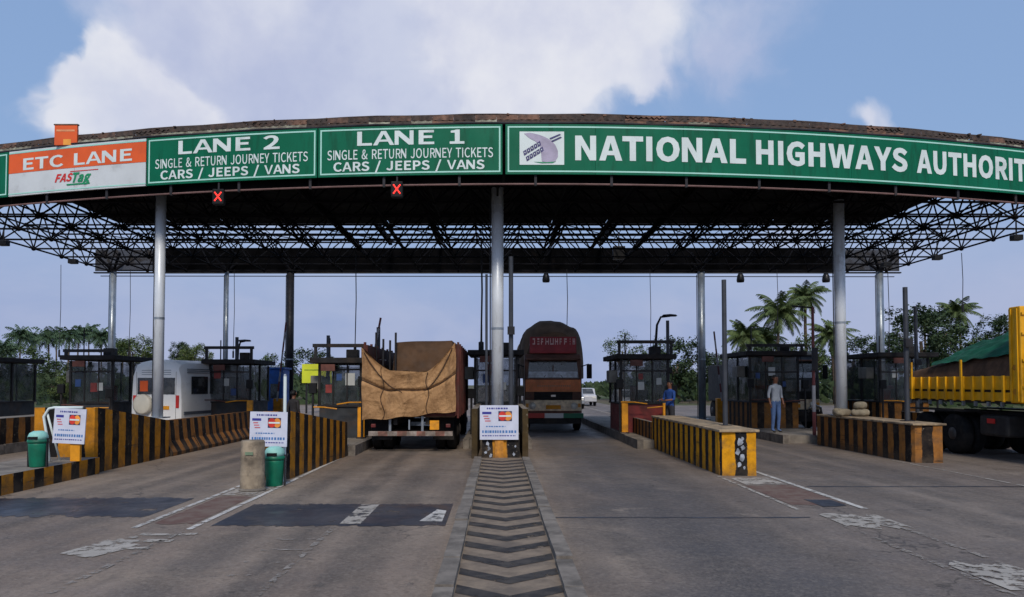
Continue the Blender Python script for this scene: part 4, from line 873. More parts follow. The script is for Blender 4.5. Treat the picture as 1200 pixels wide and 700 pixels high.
# bins
m_bin = M('bin_green', lin(0,110,82), .5, 0, .2, 4, dirt=lin(30,70,58), damt=.35)
m_bint_top = M('bin_pale_top', lin(140,196,186), .5, 0, .15, 5)
def bin_(loc, h, label, pale=m_bint_top):
    g = thing('litter_bin', label, 'bin', loc, 0, 'green litter bins')
    k = h/.66
    MB().lathe([(.125*k,.0),(.135*k,.02),(.16*k,.40*k),(.165*k,.46*k),(.155*k,.46*k),(.14*k,.40*k),(.12*k,.03)], n=22).build('body', m_bin, g, smooth=True, world=False)
    MB().lathe([(.172*k,.44*k),(.178*k,.47*k),(.172*k,.50*k)], n=22).build('rim', m_bin, g, smooth=True, world=False)
    MB().lathe([(.165*k,.50*k),(.165*k,.56*k),(.14*k,.62*k),(.08*k,.655*k),(0,.66*k)], n=22).build('lid', pale, g, smooth=True, world=False)
    MB().cbox((0,-.15*k,.535*k),(.16*k,.05*k,.05*k)).build('mouth', m_black, g, world=False)
    for s_ in (-1,1): MB().box(s_*.17*k-.012, s_*.17*k+.012, -.02, .02, .0, .52*k).build('stand', m_dsteel, g, world=False)
    return g
bin_((-8.14, 13.2, .33), .64, 'green litter bin with pale top on the low striped kerb')
bin_((-3.93, 13.15, 0), .70, 'green litter bin between the concrete drum and the striped wall')
g = thing('concrete_drum', 'weathered round concrete drum at the tip of the left island', 'bollard', (-4.12, 12.55, 0))
m_drum = M('drum_concrete', lin(146,132,112), .9, 0, .28, 4, dirt=lin(74,66,58), damt=.6, dscale=3.5, bump=.5)
MB().lathe([(.20,0),(.205,.05),(.20,.13),(.198,.26),(.202,.28),(.198,.30),(.197,.55),(.201,.57),(.196,.59),(.195,.82),(.18,.85),(.0,.85)], n=26).build('drum', m_drum, g, smooth=True, world=False)
MB().lathe([(.21,.0),(.225,.03),(.205,.06)], n=26).build('footing', m_conc, g, world=False)
MB().box(-.06,.07,-.212,-.196,.62,.67).build('paint_smear', M('drum_smear', lin(116,136,110), .8), g, world=False)

# ------------------------------------------------------------------ poles
m_pole = M('pole_blue_grey', (.05,.055,.066), .5, .3, .2, 3)
def pole(x, y, z0, z1, r_, label, mat=m_pole, box=True):
    g = thing('steel_pole', label, 'pole', (x, y, z0), 0, 'dark steel poles on the islands')
    MB().tube([(x,y,z0+.02),(x,y,z1)], [r_, r_*.92], 12).build('shaft', mat, g)
    MB().box(x-r_*2, x+r_*2, y-r_*2, y+r_*2, z0, z0+.02).build('base_plate', m_dsteel, g)
    if box: MB().box(x-r_-.03, x+r_+.03, y-r_-.09, y-r_-.005, z0+(z1-z0)*.55, z0+(z1-z0)*.55+.2).build('clamp_box', m_dsteel, g)
    return g
pole(4.90, 16.0, .90, 4.05, .055, 'tall dark pole standing on the bright striped wall', box=False)
pole(9.92, 18.0, .90, 4.15, .06, 'tall dark pole on the striped wall left of the yellow tipper')
pole(.34, 18.6, .62, 5.0, .06, 'dark pole close to the right of the central column')
pole(-.28, 18.9, .62, 4.6, .035, 'thin dark pole close to the left of the central column', box=False)
pole(5.65, 24.6, 0, 3.9, .06, 'dark pole with clamp box right of the centre booth')
pole(-5.25, 23.0, 0, 3.3, .06, 'short dark pole near the yellow hoarding')
pole(-10.05, 28.6, 0, 3.6, .07, 'dark pole above the white van roof')
pole(-4.0, 24.9, .24, 3.7, .07, 'dark pole behind the left edge of the tarpaulin truck')
pole(14.0, 24.8, 0, 4.4, .06, 'slim dark pole behind the right column')
g = thing('signal_mast', 'red and white banded mast with a short top arm beside the right column', 'mast', (9.62, 22.6, .24))
m_mred = M('mast_red', (.16,.04,.04), .6, 0, .3, 4); m_mwh = M('mast_white', lin(170,168,170), .6, 0, .15)
for k, (a, b, m) in enumerate(((.24,.95,m_mred),(.95,1.75,m_mwh),(1.75,3.0,m_mred),(3.0,4.15,m_mred))):
    MB().tube([(9.62,22.6,a),(9.62,22.6,b)], .055-.004*k, 10).build('mast_band', m, g)
MB().tube([(9.66,22.6,4.12),(9.0,22.6,4.17)], .025, 8).build('arm', m_dsteel, g)
MB().box(9.55,9.72,22.5,22.55,2.2,2.9).build('signal_box', m_dsteel, g)
# raised boom barriers
def boom(x, y, label, ang, ln=3.2, side=1):
    g = thing('boom_barrier', label, 'barrier', (x, y, .24), 0, 'raised boom barriers')
    MB().box(x-.17, x+.17, y-.15, y+.15, .24, 1.22).build('cabinet', m_yellow, g, bevel=.02)
    a = R(ang)
    for k in range(8):
        p0 = ln*k/8; p1 = ln*(k+1)/8
        P = lambda q: (x + side*math.cos(a)*q, y-.2, 1.12 + math.sin(a)*q)
        MB().tube([P(p0), P(p1)], .035, 8).build('arm_band', m_mred if k % 2 else m_mwh, g)
    return g
boom(-4.35, 24.6, 'raised boom barrier behind the left booths', 80, 2.9)
boom(9.0, 30, 'raised boom barrier by the palms', 84, 2.8, -1)
boom(-8.6, 29.2, 'raised boom barrier left of the yellow hoarding', 84, 3.1)
# street lamps
def lamp(x, y, h, out, label):
    g = thing('street_lamp', label, 'street lamp', (x, y, 0), 0, 'street lamps beyond the booths')
    MB().tube([(x,y,0),(x,y,h*.8),(x+out*.08,y,h*.93),(x+out*.35,y,h),(x+out,y,h+.04)], [.06,.05,.045,.04,.035], 8).build('mast', m_dsteel, g, smooth=True)
    q = MB(); q.lathe([(0,-.32),(.10,-.26),(.14,0),(.10,.22),(0,.28)], (0,0,0), 10, axis='x')
    q.v = [(a*1.0 + x + out, b*.8 + y, max(c*.5, -.03) + h + .05) for a, b, c in q.v]; q.build('head', m_lampb, g, smooth=True)
lamp(6.05, 28.3, 4.35, .55, 'curved street lamp above the booth right of centre')
lamp(-11.2, 32.0, 3.6, .3, 'small lamp post above the booth right of the van')

# far hoarding, blue cabin, pallet of sacks
g = thing('yellow_hoarding', 'yellow-green hoarding board standing beyond the left booths', 'hoarding', (-11.1, 45, 0))
MB().box(-11.85,-10.05,45,45.08,1.85,3.0).build('panel', M('hoarding_yellow', lin(206,214,46), .6, 0, .12, 1), g)
for x in (-11.6,-10.3): MB().box(x-.05,x+.05,45.1,45.2,0,2.9).build('leg', m_dsteel, g)
MB().box(-11.7,-10.3,44.98,44.99,2.62,2.68).build('print_line', M('hoarding_print', lin(150,170,40), .6), g)
g = thing('blue_cabin', 'small blue cabin behind the rear column on the left', 'cabin', (-9.15, 31.2, 0))
m_bluec = M('cabin_blue', lin(22,88,168), .55, 0, .2, 2, dirt=lin(30,60,96), damt=.3)
MB().box(-9.5,-8.85,30.6,31.6,.24,2.4).build('body', m_bluec, g, bevel=.02); MB().box(-9.57,-8.78,30.5,31.7,2.404,2.48).build('roof', m_bluec, g)
MB().box(-9.35,-9.0,30.58,30.597,1.2,1.8).build('window', m_glassd, g)
m_sack = M('sack', lin(140,130,110), .92, 0, .25, 7, dirt=lin(120,106,86), damt=.4, bump=.4)
for i, (x, y, z, a) in enumerate(((9.50,20.5,.91,.3),(9.97,20.45,.91,-.4),(10.0,20.5,1.10,.8),(9.55,20.85,.91,1.2))):
    s_ = MB(); rr = random.Random(i)
    def sk(u, v, rr=rr, i=i):
        th, ph = 2*math.pi*u, math.pi*(v-.5); f = lambda q, e: math.copysign(abs(q)**e, q)
        p = (f(math.cos(ph),.6)*f(math.cos(th),.7)*.24, f(math.cos(ph),.6)*f(math.sin(th),.7)*.15, .10 + f(math.sin(ph),.8)*.10 + .012*math.sin(7*th+i))
        return (x + p[0]*math.cos(a) - p[1]*math.sin(a), y + p[0]*math.sin(a) + p[1]*math.cos(a), z + p[2])
    s_.grid(sk, 20, 10)
    tag(s_.build('cement_sack', m_sack, smooth=True), ['pale lumpy sack lying left of the right column foot', 'pale lumpy sack lying right of the right column foot', 'topmost pale sack, right of the right column foot', 'pale sack behind the right column foot'][i], 'sack', 'sacks at the column foot')
# ------------------------------------------------------------------ vehicles
m_rim = M('wheel_rim', (.10,.09,.085), .6, .3, .3, 5, dirt=(.06,.045,.035), damt=.5)
def wheel(parent, x, y, r_=.5, wd=.28, dual=False, local=True):
    s = 1 if x > 0 else -1
    w_ = MB(); prof = [(r_*.58,-wd/2),(r_*.86,-wd/2),(r_*.97,-wd/2+.03),(r_,-wd/4),(r_,wd/4),(r_*.97,wd/2-.03),(r_*.86,wd/2),(r_*.58,wd/2)]
    w_.lathe(prof, (x, y, r_), 26, axis='x')
    if dual: w_.lathe(prof, (x - s*(wd+.04), y, r_), 26, axis='x')
    o = w_.build('wheel', m_rubber, parent, smooth=True, world=False)
    h = MB().lathe([(r_*.6,0),(r_*.56,s*.03),(r_*.34,s*.02),(r_*.3,s*.09),(r_*.14,s*.12),(0,s*.12)], (x + s*wd*.22, y, r_), 22, axis='x')
    h.build('rim', m_rim, o, smooth=True, world=False)
    return o
m_chassis = M('chassis', (.022,.020,.019), .75, .1, .3, 4, dirt=(.06,.045,.035), damt=.5)
# --- truck seen from behind, its tailgate hung with a tan tarpaulin (local: rear at y=0, nose towards +y)
tr = thing('tarpaulin_truck', 'dark red lorry seen from behind, tan tarpaulin draped over its tailgate', 'truck', (-2.27, 19.5, 0))
m_tarp = NT('tan_tarpaulin'); t = m_tarp; c = t.coord()
f = t.mr(t.noise(c, 2.2, 6, .6), .3, .7); col = t.mix(f, lin(146,108,68), lin(184,142,96))
d = t.mr(t.noise(t.coord(scale=(1,1,.3)), 3.5, 7, .65), .5, .7); col = t.mix(t.mt('MULTIPLY', d, .55), col, lin(104,76,50))
t.l(col, t.b.inputs['Base Color']); t.b.inputs['Roughness'].default_value = .75; t.bump(t.mt('ADD', t.noise(c, 12, 6, .6), t.mt('MULTIPLY', t.noise(t.coord(scale=(1,1,.35)), 5, 5, .6, 1.2), 2.2)), .6, .05)
m_tarp = t.m
m_wood = M('lorry_wood', lin(96,70,50), .85, 0, .3, 3, dirt=lin(56,40,32), damt=.5, bump=.2)
m_tred = M('lorry_red', lin(88,42,36), .7, 0, .3, 3, dirt=lin(66,52,44), damt=.65, spec=.3)
hw = 1.2; m_lens = M('dusty_lens', lin(104,30,28), .5, 0, .2, 5, dirt=lin(70,50,44), damt=.5)
for s in (-1, 1):
    for k in range(6):          # side boards
        z0 = .98 + k*.31; MB().box(min(s*hw, s*(hw-.05)), max(s*hw, s*(hw-.05)), .05, 6.2, z0, z0+.297).build('side_board', m_tred, tr, world=False)
    for k in range(7): MB().box(min(s*(hw+.004), s*(hw+.06)), max(s*(hw+.004), s*(hw+.06)), .06+k*1.0, .16+k*1.0, .9, 2.9).build('side_post', m_tred, tr, world=False)
MB().box(-hw+.05, hw-.05, .05, 6.2, .92, .98).build('bed_floor', m_wood, tr, world=False)
for k in range(8):
    MB().box(-hw+.06+k*.285, -hw+.06+k*.285+.278, 6.1, 6.16, .99, (2.7 if k < 2 else 2.9)+random.uniform(-.02,.02)).build('headboard_plank', m_wood, tr, world=False)
# load under sheeting inside the bed
def load(u, v):
    x = -.66 + 1.80*u; y = .75 + 5.3*v; e_ = min(1, 14*u, 14*(1-u), 22*v) ** .5
    return (x, y, 1.0 + (1.93 + .10*u + .02*math.sin(5*u+4*v))*e_)
ld = MB().grid(load, 40, 30); ld.add([load(k/24, 0) for k in range(25)], [tuple(range(25))])
ld.build('load_cover', M('load_brown', lin(80,58,40), .9, 0, .25, 2, dirt=lin(58,42,32), damt=.5, bump=.5, bscale=6), tr, smooth=True, world=False)
MB().box(-hw+.02, hw-.02, 0, .05, .96, 1.9).build('tailgate', m_tred, tr, world=False)
# the tarpaulin: swagged top edge, wrinkles radiating from the hitched corners
def swag(u):
    a = abs(u-.5)*2; side = 1 if u > .5 else 0
    return 2.13 + .02*math.sin(7*u) + (.74 if side else .62) * max(0, (a-.38)/.62) ** 1.35
from mathutils import noise as mn
def tarp(u, v):
    top = swag(u); bot = .86 + .20*u + .02*math.sin(19*u) - .02*math.sin(5*u)
    z = bot + (top-bot)*v; x = -1.26 + 2.44*u + .012*math.sin(11*v)
    y = -.11 - .05*math.sin(v*2.2)
    for q, s in (((u-.01, v-.99), 1), ((u-.99, v-.99), -1)):          # folds fanning from the hitched corners
        rr = math.hypot(q[0]*2.4, q[1]*1.6); an = math.atan2(q[1]*1.6, q[0]*2.4*s)
        y -= .06*(.5+.5*math.sin(an*9 + 1.5*rr))**1.5*math.exp(-rr*.8)
    w_ = .30*mn.noise(Vector((u*3, v*2.3, 4)))
    y -= .035*abs(math.sin(u*17 + 6*w_ + 2*v))**3 * (1-.7*v)
    y -= .030*mn.noise(Vector((u*3+v*1.5+w_, v*2.2-u*2, 1)))          # slack cloth
    y -= .014*(1-abs(mn.noise(Vector((u*5-v*4, v*3+w_, 7)))))**8
    y += .07*math.exp(-((v-.55-.03*math.sin(3*u))/.028)**2)           # the rope bites in
    for us in (.22, .66): y += .03*math.exp(-((u-us-.02*math.sin(6*v))/.012)**2)
    return (x, y, z)
MB().grid(tarp, 110, 64).build('tarpaulin', m_tarp, tr, smooth=True, world=False)
MB().grid(lambda u, v: (-1.26+2.44*u, -.10+.5*v, swag(u)+.0-.3*v*v+ .02*math.sin(30*u)), 40, 4).build('tarpaulin_fold', m_tarp, tr, smooth=True, world=False)
m_rope = M('dark_rope', lin(70,50,36), .9, 0, .2)
def rope(pts): MB().tube([(lambda p: (p[0], p[1]-.016, p[2]))(tarp(*q)) for q in pts], .011, 6).build('rope', m_rope, tr, world=False)
rope([(k/20, .55 + .03*math.sin(3*k/20)) for k in range(21)])
rope([(.22 + .015*math.sin(k*.6), k/20*.97) for k in range(21)]); rope([(.70 - .02*math.sin(k*.5), k/20*.97) for k in range(21)])
rope([(.03 + .40*k/16, .97 - .44*k/16) for k in range(17)]); rope([(.97 - .30*k/16, .97 - .42*k/16) for k in range(17)])
MB().box(-.06, -.02, -.02, -.005, .6, .86).build('tail_support', m_steel, tr, world=False)
for x in (-.55, .30): MB().box(x-.03, x+.03, .02, .08, .55, .95).build('bumper_stay', m_steel, tr, world=False)
t = M_stripe('bumper_marking', lin(190,176,166), lin(140,96,86), .5, .5, lin(80,66,58), .9)
bm = MB(); bm.uv[2] = [(0,0),(2.2,0),(2.2,.1),(0,.1)]; bm.box(-1.1, 1.1, -.06, .0, .44, .56); bm.build('rear_bumper', t, tr, world=False, recalc=False)
for x, m in ((-.98, m_lens), (.98, m_lens)): MB().box(x-.06, x+.06, -.03, .02, .66, .75).build('tail_lamp', m, tr, world=False, bevel=.01)
MB().box(.50, .74, -.02, .01, .60, .84).build('number_plate', m_yellow, tr, world=False)
MB().box(-1.1,-.55,.5,.53,.3,.9).build('mud_flap', m_rubber, tr, world=False); MB().box(.55,1.1,.5,.53,.3,.9).build('mud_flap', m_rubber, tr, world=False)
for x in (-.42, .42): MB().box(x-.05, x+.05, .1, 8.4, .72, .92).build('chassis_rail', m_chassis, tr, world=False)
for y in (1.15, 2.35, 7.3):
    for s in (-1, 1): wheel(tr, s*1.02, y, .5, .26, y < 5)
    MB().tube([(-.9,y,.5),(.9,y,.5)], .07, 8).build('axle', m_chassis, tr, world=False)
MB().box(-1.1, 1.1, 6.5, 8.4, .75, 2.7).build('cab', m_tred, tr, world=False, bevel=.08)
MB().box(-1.0, 1.0, 8.41, 8.43, 1.7, 2.5).build('windscreen', m_glassd, tr, world=False)
for x, h in ((-1.16, 3.25), (-.92, 3.05), (-.70, 3.0), (-.52, 3.2)): MB().tube([(x, .25+abs(x), 1.0), (x+.01, .25+abs(x), h)], .03, 6).build('stanchion', m_dsteel, tr, world=False)
for s in (-1, 1):
    MB().tube([(s*1.1,8.1,2.3),(s*1.48,8.2,2.4)], .02, 6).build('mirror_arm', m_dsteel, tr, world=False); MB().box(s*1.48-.09, s*1.48+.09, 8.16, 8.22, 2.0, 2.5).build('mirror', m_black, tr, world=False, bevel=.02)

# --- loaded lorry facing the viewer (local: nose at y=0, body towards +y)
m_cabo = M('cab_orange', lin(238,138,82), .5, 0, .18, 3, dirt=lin(168,104,70), damt=.35)
m_cabb = M('cab_brown', lin(104,66,48), .6, 0, .25, 3, dirt=lin(66,48,40), damt=.4)
m_dome = M('load_tarp_dark', lin(112,90,70), .85, 0, .3, 1.5, dirt=lin(74,60,48), damt=.5, bump=.6, bscale=5)
m_chrome = M('dull_chrome', lin(170,165,158), .3, .8, .15)
m_head = M('headlamp_glass', lin(230,226,214), .15, .1, .1)
m_cabc = M('cab_cream', lin(236,212,178), .45, .1, .25, 6, dirt=lin(150,116,90), damt=.45)
def lorry_front(name, label, loc, upper, lower, stripe, group=None, rz=0):
    g = thing(name, label, 'truck', loc, rz, group)
    def b(nm, x0,x1,y0,y1,z0,z1, m, bev=0.): return MB().box(x0,x1,y0,y1,z0,z1).build(nm, m, g, world=False, bevel=bev)
    # cab shell: side profile extruded across the width
    MB().prism([(0,.62),(-.02,1.3),(.0,1.95),(.12,2.75),(.28,2.93),(1.85,2.93),(1.85,.62)], 'x', -1.08, 1.08).build('cab', upper, g, world=False, bevel=.05)
    MB().prism([(-.03,1.50),(-.035,1.94),(-.012,1.96),(-.012,1.50)], 'x', -1.04, 1.04).build('front_panel', lower, g, world=False)
    mb = MB(); mb.add([(-.96,.0,2.02),(.96,.0,2.02),(.90,.095,2.66),(-.90,.095,2.66),(-.96,-.01,2.02),(.96,-.01,2.02),(.90,.085,2.66),(-.90,.085,2.66)], [(0,1,2,3),(7,6,5,4),(0,4,5,1),(1,5,6,2),(2,6,7,3),(3,7,4,0)])
    ws = mb.build('windscreen', m_glassd, g, world=False); b('windscreen_bar', -.02,.02,-.015,.06,2.02,2.5, m_cabb)
    b('sun_strip', -.92,.92,-.022,-.012,2.04,2.26, M('glass_strip_pale', lin(206,214,224), .35, 0, .3, 5))
    for s in (-1,1): MB().tube([(s*.35,-.03,2.05),(s*.1,.02,2.32)], .01, 5).build('wiper', m_black, g, world=False)
    b('visor', -1.0,1.0,-.22,.10,2.70,2.76, m_cabb, .01)
    # grille with slats
    gr = b('grille', -.72,.72,-.06,-.03,1.20,1.50, m_black)
    for k in range(5): MB().box(-.70,.70,-.075,-.062,1.225+k*.055,1.245+k*.055).build('grille_slat', m_chassis, gr, world=False)
    b('emblem', -.09,.09,-.085,-.076,1.31,1.39, m_chrome, .01)
    b('lower_panel', -1.06,1.06,-.05,-.005,.78,1.19, m_cabc, .02)
    for s in (-1,1):
        MB().lathe([(.0,-.10),(.10,-.09),(.13,-.06),(.13,-.05)], (s*.78, 0, .97), 16, axis='y').build('headlamp', m_head, g, world=False, smooth=True)
        b('indicator', s*.98-.05,s*.98+.05,-.08,-.051,.92,1.06, m_amber)
        MB().tube([(s*1.08,.35,2.45),(s*1.36,.15,2.55)], .02, 6).build('mirror_arm', m_dsteel, g, world=False)
        b('mirror', s*1.38-.10,s*1.38+.10,.12,.18,2.0,2.55, m_black, .02)
        b('door_line', s*1.085-.006,s*1.085+.006,.45,1.5,.8,2.7, m_cabb)
        b('side_window', s*1.092-.006,s*1.092+.006,.5,1.45,1.95,2.6, m_glassd)
    b('number_plate', -.28,.28,-.075,-.052,.85,1.0, m_yellow)
    ml = MB()
    for k in range(16):
        x = -.60 + k*.08; ml.box(x, x+.05, -.046, -.037, 1.70, 1.74)
    ml.build('panel_trim', M('trim_pale', lin(180,140,110), .5), g, world=False)
    bp = MB(); bp.uv[2] = [(0,0),(2.3,0),(2.3,.2),(0,.2)]; bp.box(-1.12, 1.12, -.16, .1, .52, .70); bp.build('bumper', stripe, g, world=False, recalc=False)
    b('skirt', -1.0,1.0,-.05,.1,.30,.515, m_chassis)
    for x in (-.42,.42): b('chassis_rail', x-.05,x+.05,.2,8.6,.72,.95, m_chassis)
    for y in (.95, 6.0, 7.2):
        for s in (-1,1): wheel(g, s*.98, y, .5, .26, y > 3)
        MB().tube([(-.9,y,.5),(.9,y,.5)], .07, 8).build('axle', m_chassis, g, world=False)
    return g
st3 = NT('bumper_tricolour'); uv = st3.n('ShaderNodeUVMap'); sp_ = st3.n('ShaderNodeSeparateXYZ'); st3.l(uv.outputs[0], sp_.inputs[0])
a_ = st3.mr(sp_.outputs[0], .78, .84); b_ = st3.mr(sp_.outputs[0], 1.5, 1.56)
st3.l(st3.mix(b_, st3.mix(a_, lin(206,60,48), lin(232,232,230)), lin(30,120,86)), st3.b.inputs['Base Color']); st3.b.inputs['Roughness'].default_value = .5
ft = lorry_front('loaded_lorry', 'brown and orange lorry facing the viewer with a high domed load', (2.1, 28.0, 0), m_cabb, m_cabo, st3.m)
fb = lambda nm, x0,x1,y0,y1,z0,z1, m, bev=0.: MB().box(x0,x1,y0,y1,z0,z1).build(nm, m, ft, world=False, bevel=bev)
hb = fb('header_board', -.88,.88,.02,.10,2.95,3.58, M('header_red', lin(160,44,50), .55, 0, .2, 3), .02)
rr = random.Random(5)
x = -.80
hm = MB()
while x < .8:        # row of unreadable pale letters
    wl = rr.uniform(.08, .14); a, b_, k = x, x+wl, rr.randint(0, 4)
    if k in (0, 1, 3): hm.box(a, a+.03, .008, .016, 3.28, 3.52)
    if k in (0, 2, 3): hm.box(b_-.03, b_, .008, .016, 3.28, 3.52)
    if k in (1, 2, 4): hm.box(a+.031, b_-.031, .008, .016, 3.46, 3.52)
    if k in (0, 1, 4): hm.box(a+.031, b_-.031, .008, .016, 3.37, 3.42)
    if k in (2, 3, 4): hm.box(a+.031, b_-.031, .008, .016, 3.28, 3.33)
    x += wl + rr.uniform(.03, .07)
hm.build('header_print', M('header_print', lin(226,190,186), .6, 0, .3, 8), hb, world=False)
def dome(u, v):
    y = .35 + 7.6*v; a = math.pi*u
    k = min(1, (v/.06)) ** .5 if v < .06 else 1
    w_ = 1.24*(.80 + .20*k); top = 4.12 + .10*math.sin(6*v) + .05*math.sin(a*9+3*v) + .06*mn.noise(Vector((u*6, v*9, 2)))
    e = .50
    cx = math.copysign(abs(math.cos(a)) ** e, -math.cos(a)); cz = math.sin(a) ** .62
    return (w_*cx*(1 + .015*math.sin(9*v*3+4*u) + .035*mn.noise(Vector((u*7, v*12, 5)))), y, 2.0 + (top-2.0)*cz*(.80+.20*k) + .03*math.sin(15*u+5*v))
MB().grid(dome, 40, 30).build('load_tarpaulin', m_dome, ft, smooth=True, world=False)
dv_ = [dome(i/24, 0) for i in range(25)]; q = MB(); q.add(dv_, [tuple(range(25))]); q.build('load_end', m_dome, ft, world=False, recalc=False)
for s in (-1, 1): fb('body_side', min(s*1.18,s*1.24), max(s*1.18,s*1.24), 1.95, 8.2, .98, 2.15, m_cabb)
fb('bed', -1.18, 1.18, 1.95, 8.2, .95, 1.0, m_wood)
for v in (.1, .3, .5): MB().tube([(lambda p: (p[0]*1.008, p[1], p[2]+.015))(dome(i/24, v)) for i in range(25)], .015, 5).build('lashing_rope', m_wood, ft, world=False)

# --- dark lorry farther right, also facing the viewer
dk = lorry_front('dark_lorry', 'dark lorry with a pale roof band facing the viewer left of the right column', (11.75, 29.6, 0), M('cab_black', (.03,.03,.034), .5, 0, .3), M('cab_slate', (.05,.05,.055), .5, 0, .3), m_chassis)
MB().box(-1.06,1.06,.2,1.7,2.935,3.1).build('roof_band', M('roof_cream', lin(140,136,128), .6, 0, .2), dk, world=False, bevel=.06)
MB().box(-.3,.3,-.10,-.09,1.5,1.95).build('white_badge', M('badge_white', lin(190,190,190), .5, 0, .3, 8), dk, world=False, bevel=.03)
for s in (-1, 1): MB().tube([(s*.55,-.1,.62),(s*.62,-.16,.86),(s*.84,-.18,.95),(s*1.05,-.16,.86),(s*1.1,-.1,.5)], .05, 8).build('wing_edge', m_chrome, dk, world=False, smooth=True)
MB().box(-1.2,1.2,2.0,7.6,.98,2.7).build('cargo_box', m_chassis, dk, world=False, bevel=.03)

# --- white van seen from behind (local: tail at y=0, nose +y)
m_van = M('van_white', lin(238,237,233), .35, 0, .04, 1, dirt=lin(196,192,184), damt=.2)
m_vang = M('van_grey', lin(96,102,112), .4, .1, .1, 2)
vn = thing('white_van', 'white high-roof van seen from behind with a round spare wheel cover', 'van', (-11.3, 24.6, 0), R(-12))
secs = []
for y, w2, zt in ((.0,.86,2.28),(.03,.93,2.42),(.14,.96,2.56),(.5,.97,2.62),(3.4,.97,2.62),(4.3,.95,2.5),(4.9,.92,1.6),(5.5,.88,1.35),(5.6,.8,1.1)):
    z0 = .42; c_ = .28 if zt > 2 else .12
    pts = [(-w2*.94,z0),(-w2,z0+.15),(-w2,zt*.5),(-w2*.955,zt-c_*1.3),(-w2*.86,zt-c_*.45),(-w2*.62,zt-.03),(0,zt)]
    pts += [(-a, b_) for a, b_ in pts[-2::-1]]; secs.append([(a, y, b_) for a, b_ in pts])
mb = MB(); n = len(secs[0])
for s_ in secs: mb.v += s_
for i in range(len(secs)-1):
    for k in range(n): mb.f.append((i*n+k, i*n+(k+1)%n, (i+1)*n+(k+1)%n, (i+1)*n+k)); mb.m.append(0)
mb.f += [tuple(range(n))[::-1], tuple((len(secs)-1)*n + k for k in range(n))]; mb.m += [0, 0]
vb = mb.build('body', m_van, vn, world=False); 
for p in vb.data.polygons: p.use_smooth = True
vm = vb.modifiers.new('edge', 'EDGE_SPLIT'); vm.split_angle = R(35)
vbx = lambda nm, x0,x1,y0,y1,z0,z1, m, bev=0.: MB().box(x0,x1,y0,y1,z0,z1).build(nm, m, vn, world=False, bevel=bev)
for s in (-1, 1):
    vbx('rear_window', min(s*.06,s*.70), max(s*.06,s*.70), -.012, -.002, 1.45, 2.0, m_glassd, .004)
    vbx('tail_lamp', s*.80-.06, s*.80+.06, -.02, .03, 1.0, 1.42, m_red, .015)
    vbx('rear_door_seam', s*.74-.004, s*.74+.004, -.006, .0, .6, 2.2, m_black)
    for k in range(3): vbx('side_window', s*.975-.012, s*.975+.008, .5+k*1.05, 1.42+k*1.05, 1.45, 2.05, m_glassd, .004)
    vbx('side_moulding', s*.978-.008, s*.978+.01, .1, 4.3, .78, .88, m_vang)
    for k in range(3): vbx('roof_rib', s*.95-.02, s*.95+.025, .3, 3.6, 2.16+k*.06, 2.18+k*.06, m_vang)
    for y in (1.1, 4.5): wheel(vn, s*.84, y, .35, .22)
vbx('door_seam', -.004,.004,-.008,.0,.6,2.2, m_black); vbx('rear_bumper', -.94,.94,-.12,.02,.42,.62, m_vang, .04)
vbx('window_sticker', -.60,-.30,-.018,-.013,1.55,1.9, m_orange)
for k in range(3): vbx('rear_rib', -.55,.55,-.004,.02,2.1+k*.07,2.115+k*.07, m_vang)
MB().lathe([(0,-.16),(.27,-.16),(.335,-.13),(.34,-.02),(.3,.0)], (-.44, 0, 1.12), 28, axis='y').build('spare_wheel_cover', M('cover_cream', lin(214,208,190), .45, 0, .06), vn, smooth=True, world=False)
vbx('number_plate', .1,.5,-.02,-.005,.95,1.07, m_yellow)

# --- yellow tipper, its cab beyond the right edge of the picture (local: headboard y=0, tail +y, cab -y)
m_tip = M('tipper_yellow', lin(226,166,14), .5, 0, .14, 2, dirt=lin(150,104,24), damt=.35)
tp = thing('yellow_tipper', 'yellow tipper truck with a green sheet over its load, right edge', 'truck', (12.93, 16.7, 0))
tb = lambda nm, x0,x1,y0,y1,z0,z1, m, bev=0.: MB().box(x0,x1,y0,y1,z0,z1).build(nm, m, tp, world=False, bevel=bev)
hd = tb('headboard', -1.22,1.22,-.10,.28,1.36,3.55, m_tip, .03)
for z in (1.7,2.3,2.9,3.35): MB().box(-1.2,1.2,-.14,-.104,z,z+.05).build('headboard_rib', m_tip, hd, world=False)
for y in (-.0,.2): MB().box(-1.25,-1.224,y-.03,y+.03,1.4,3.5).build('headboard_rib', m_tip, hd, world=False)
for k in range(2): MB().lathe([(.0,-.004),(.07,-.004),(.07,0)], (-1.23, .1, 1.62+k*.55), 6, axis='x').build('painted_mark', M('tip_mark', lin(180,120,20), .6), hd, world=False)
for s in (-1, 1):
    for z0, z1 in ((1.40,1.60),(1.66,1.98)): tb('side_board', min(s*1.2,s*1.24), max(s*1.2,s*1.24), .28, 4.6, z0, z1, m_tip, .008)
    tb('side_back', min(s*1.17,s*1.195), max(s*1.17,s*1.195), .28, 4.6, 1.4, 1.97, m_chassis)
    for k in range(12): tb('stake', min(s*1.244,s*1.29), max(s*1.244,s*1.29), .40+k*.37, .46+k*.37, 1.38, 1.99, m_tip)
    for k in (2, 5): tb('tall_stake', min(s*1.292,s*1.33), max(s*1.292,s*1.33), .41+k*.74, .47+k*.74, 1.38, 2.4, m_tip)
    for k in range(9): tb('hinge', min(s*1.2,s*1.26), max(s*1.2,s*1.26), .5+k*.48, .56+k*.48, 1.26, 1.375, m_steel)
tb('tail_board', -1.2,1.2,4.61,4.68,1.4,1.98, m_tip); tb('bed', -1.19,1.19,.25,4.6,1.33,1.395, m_chassis)
m_soil = M('soil_load', lin(92,68,50), .95, 0, .35, 3, dirt=lin(58,42,34), damt=.5, bump=.8, bscale=9)
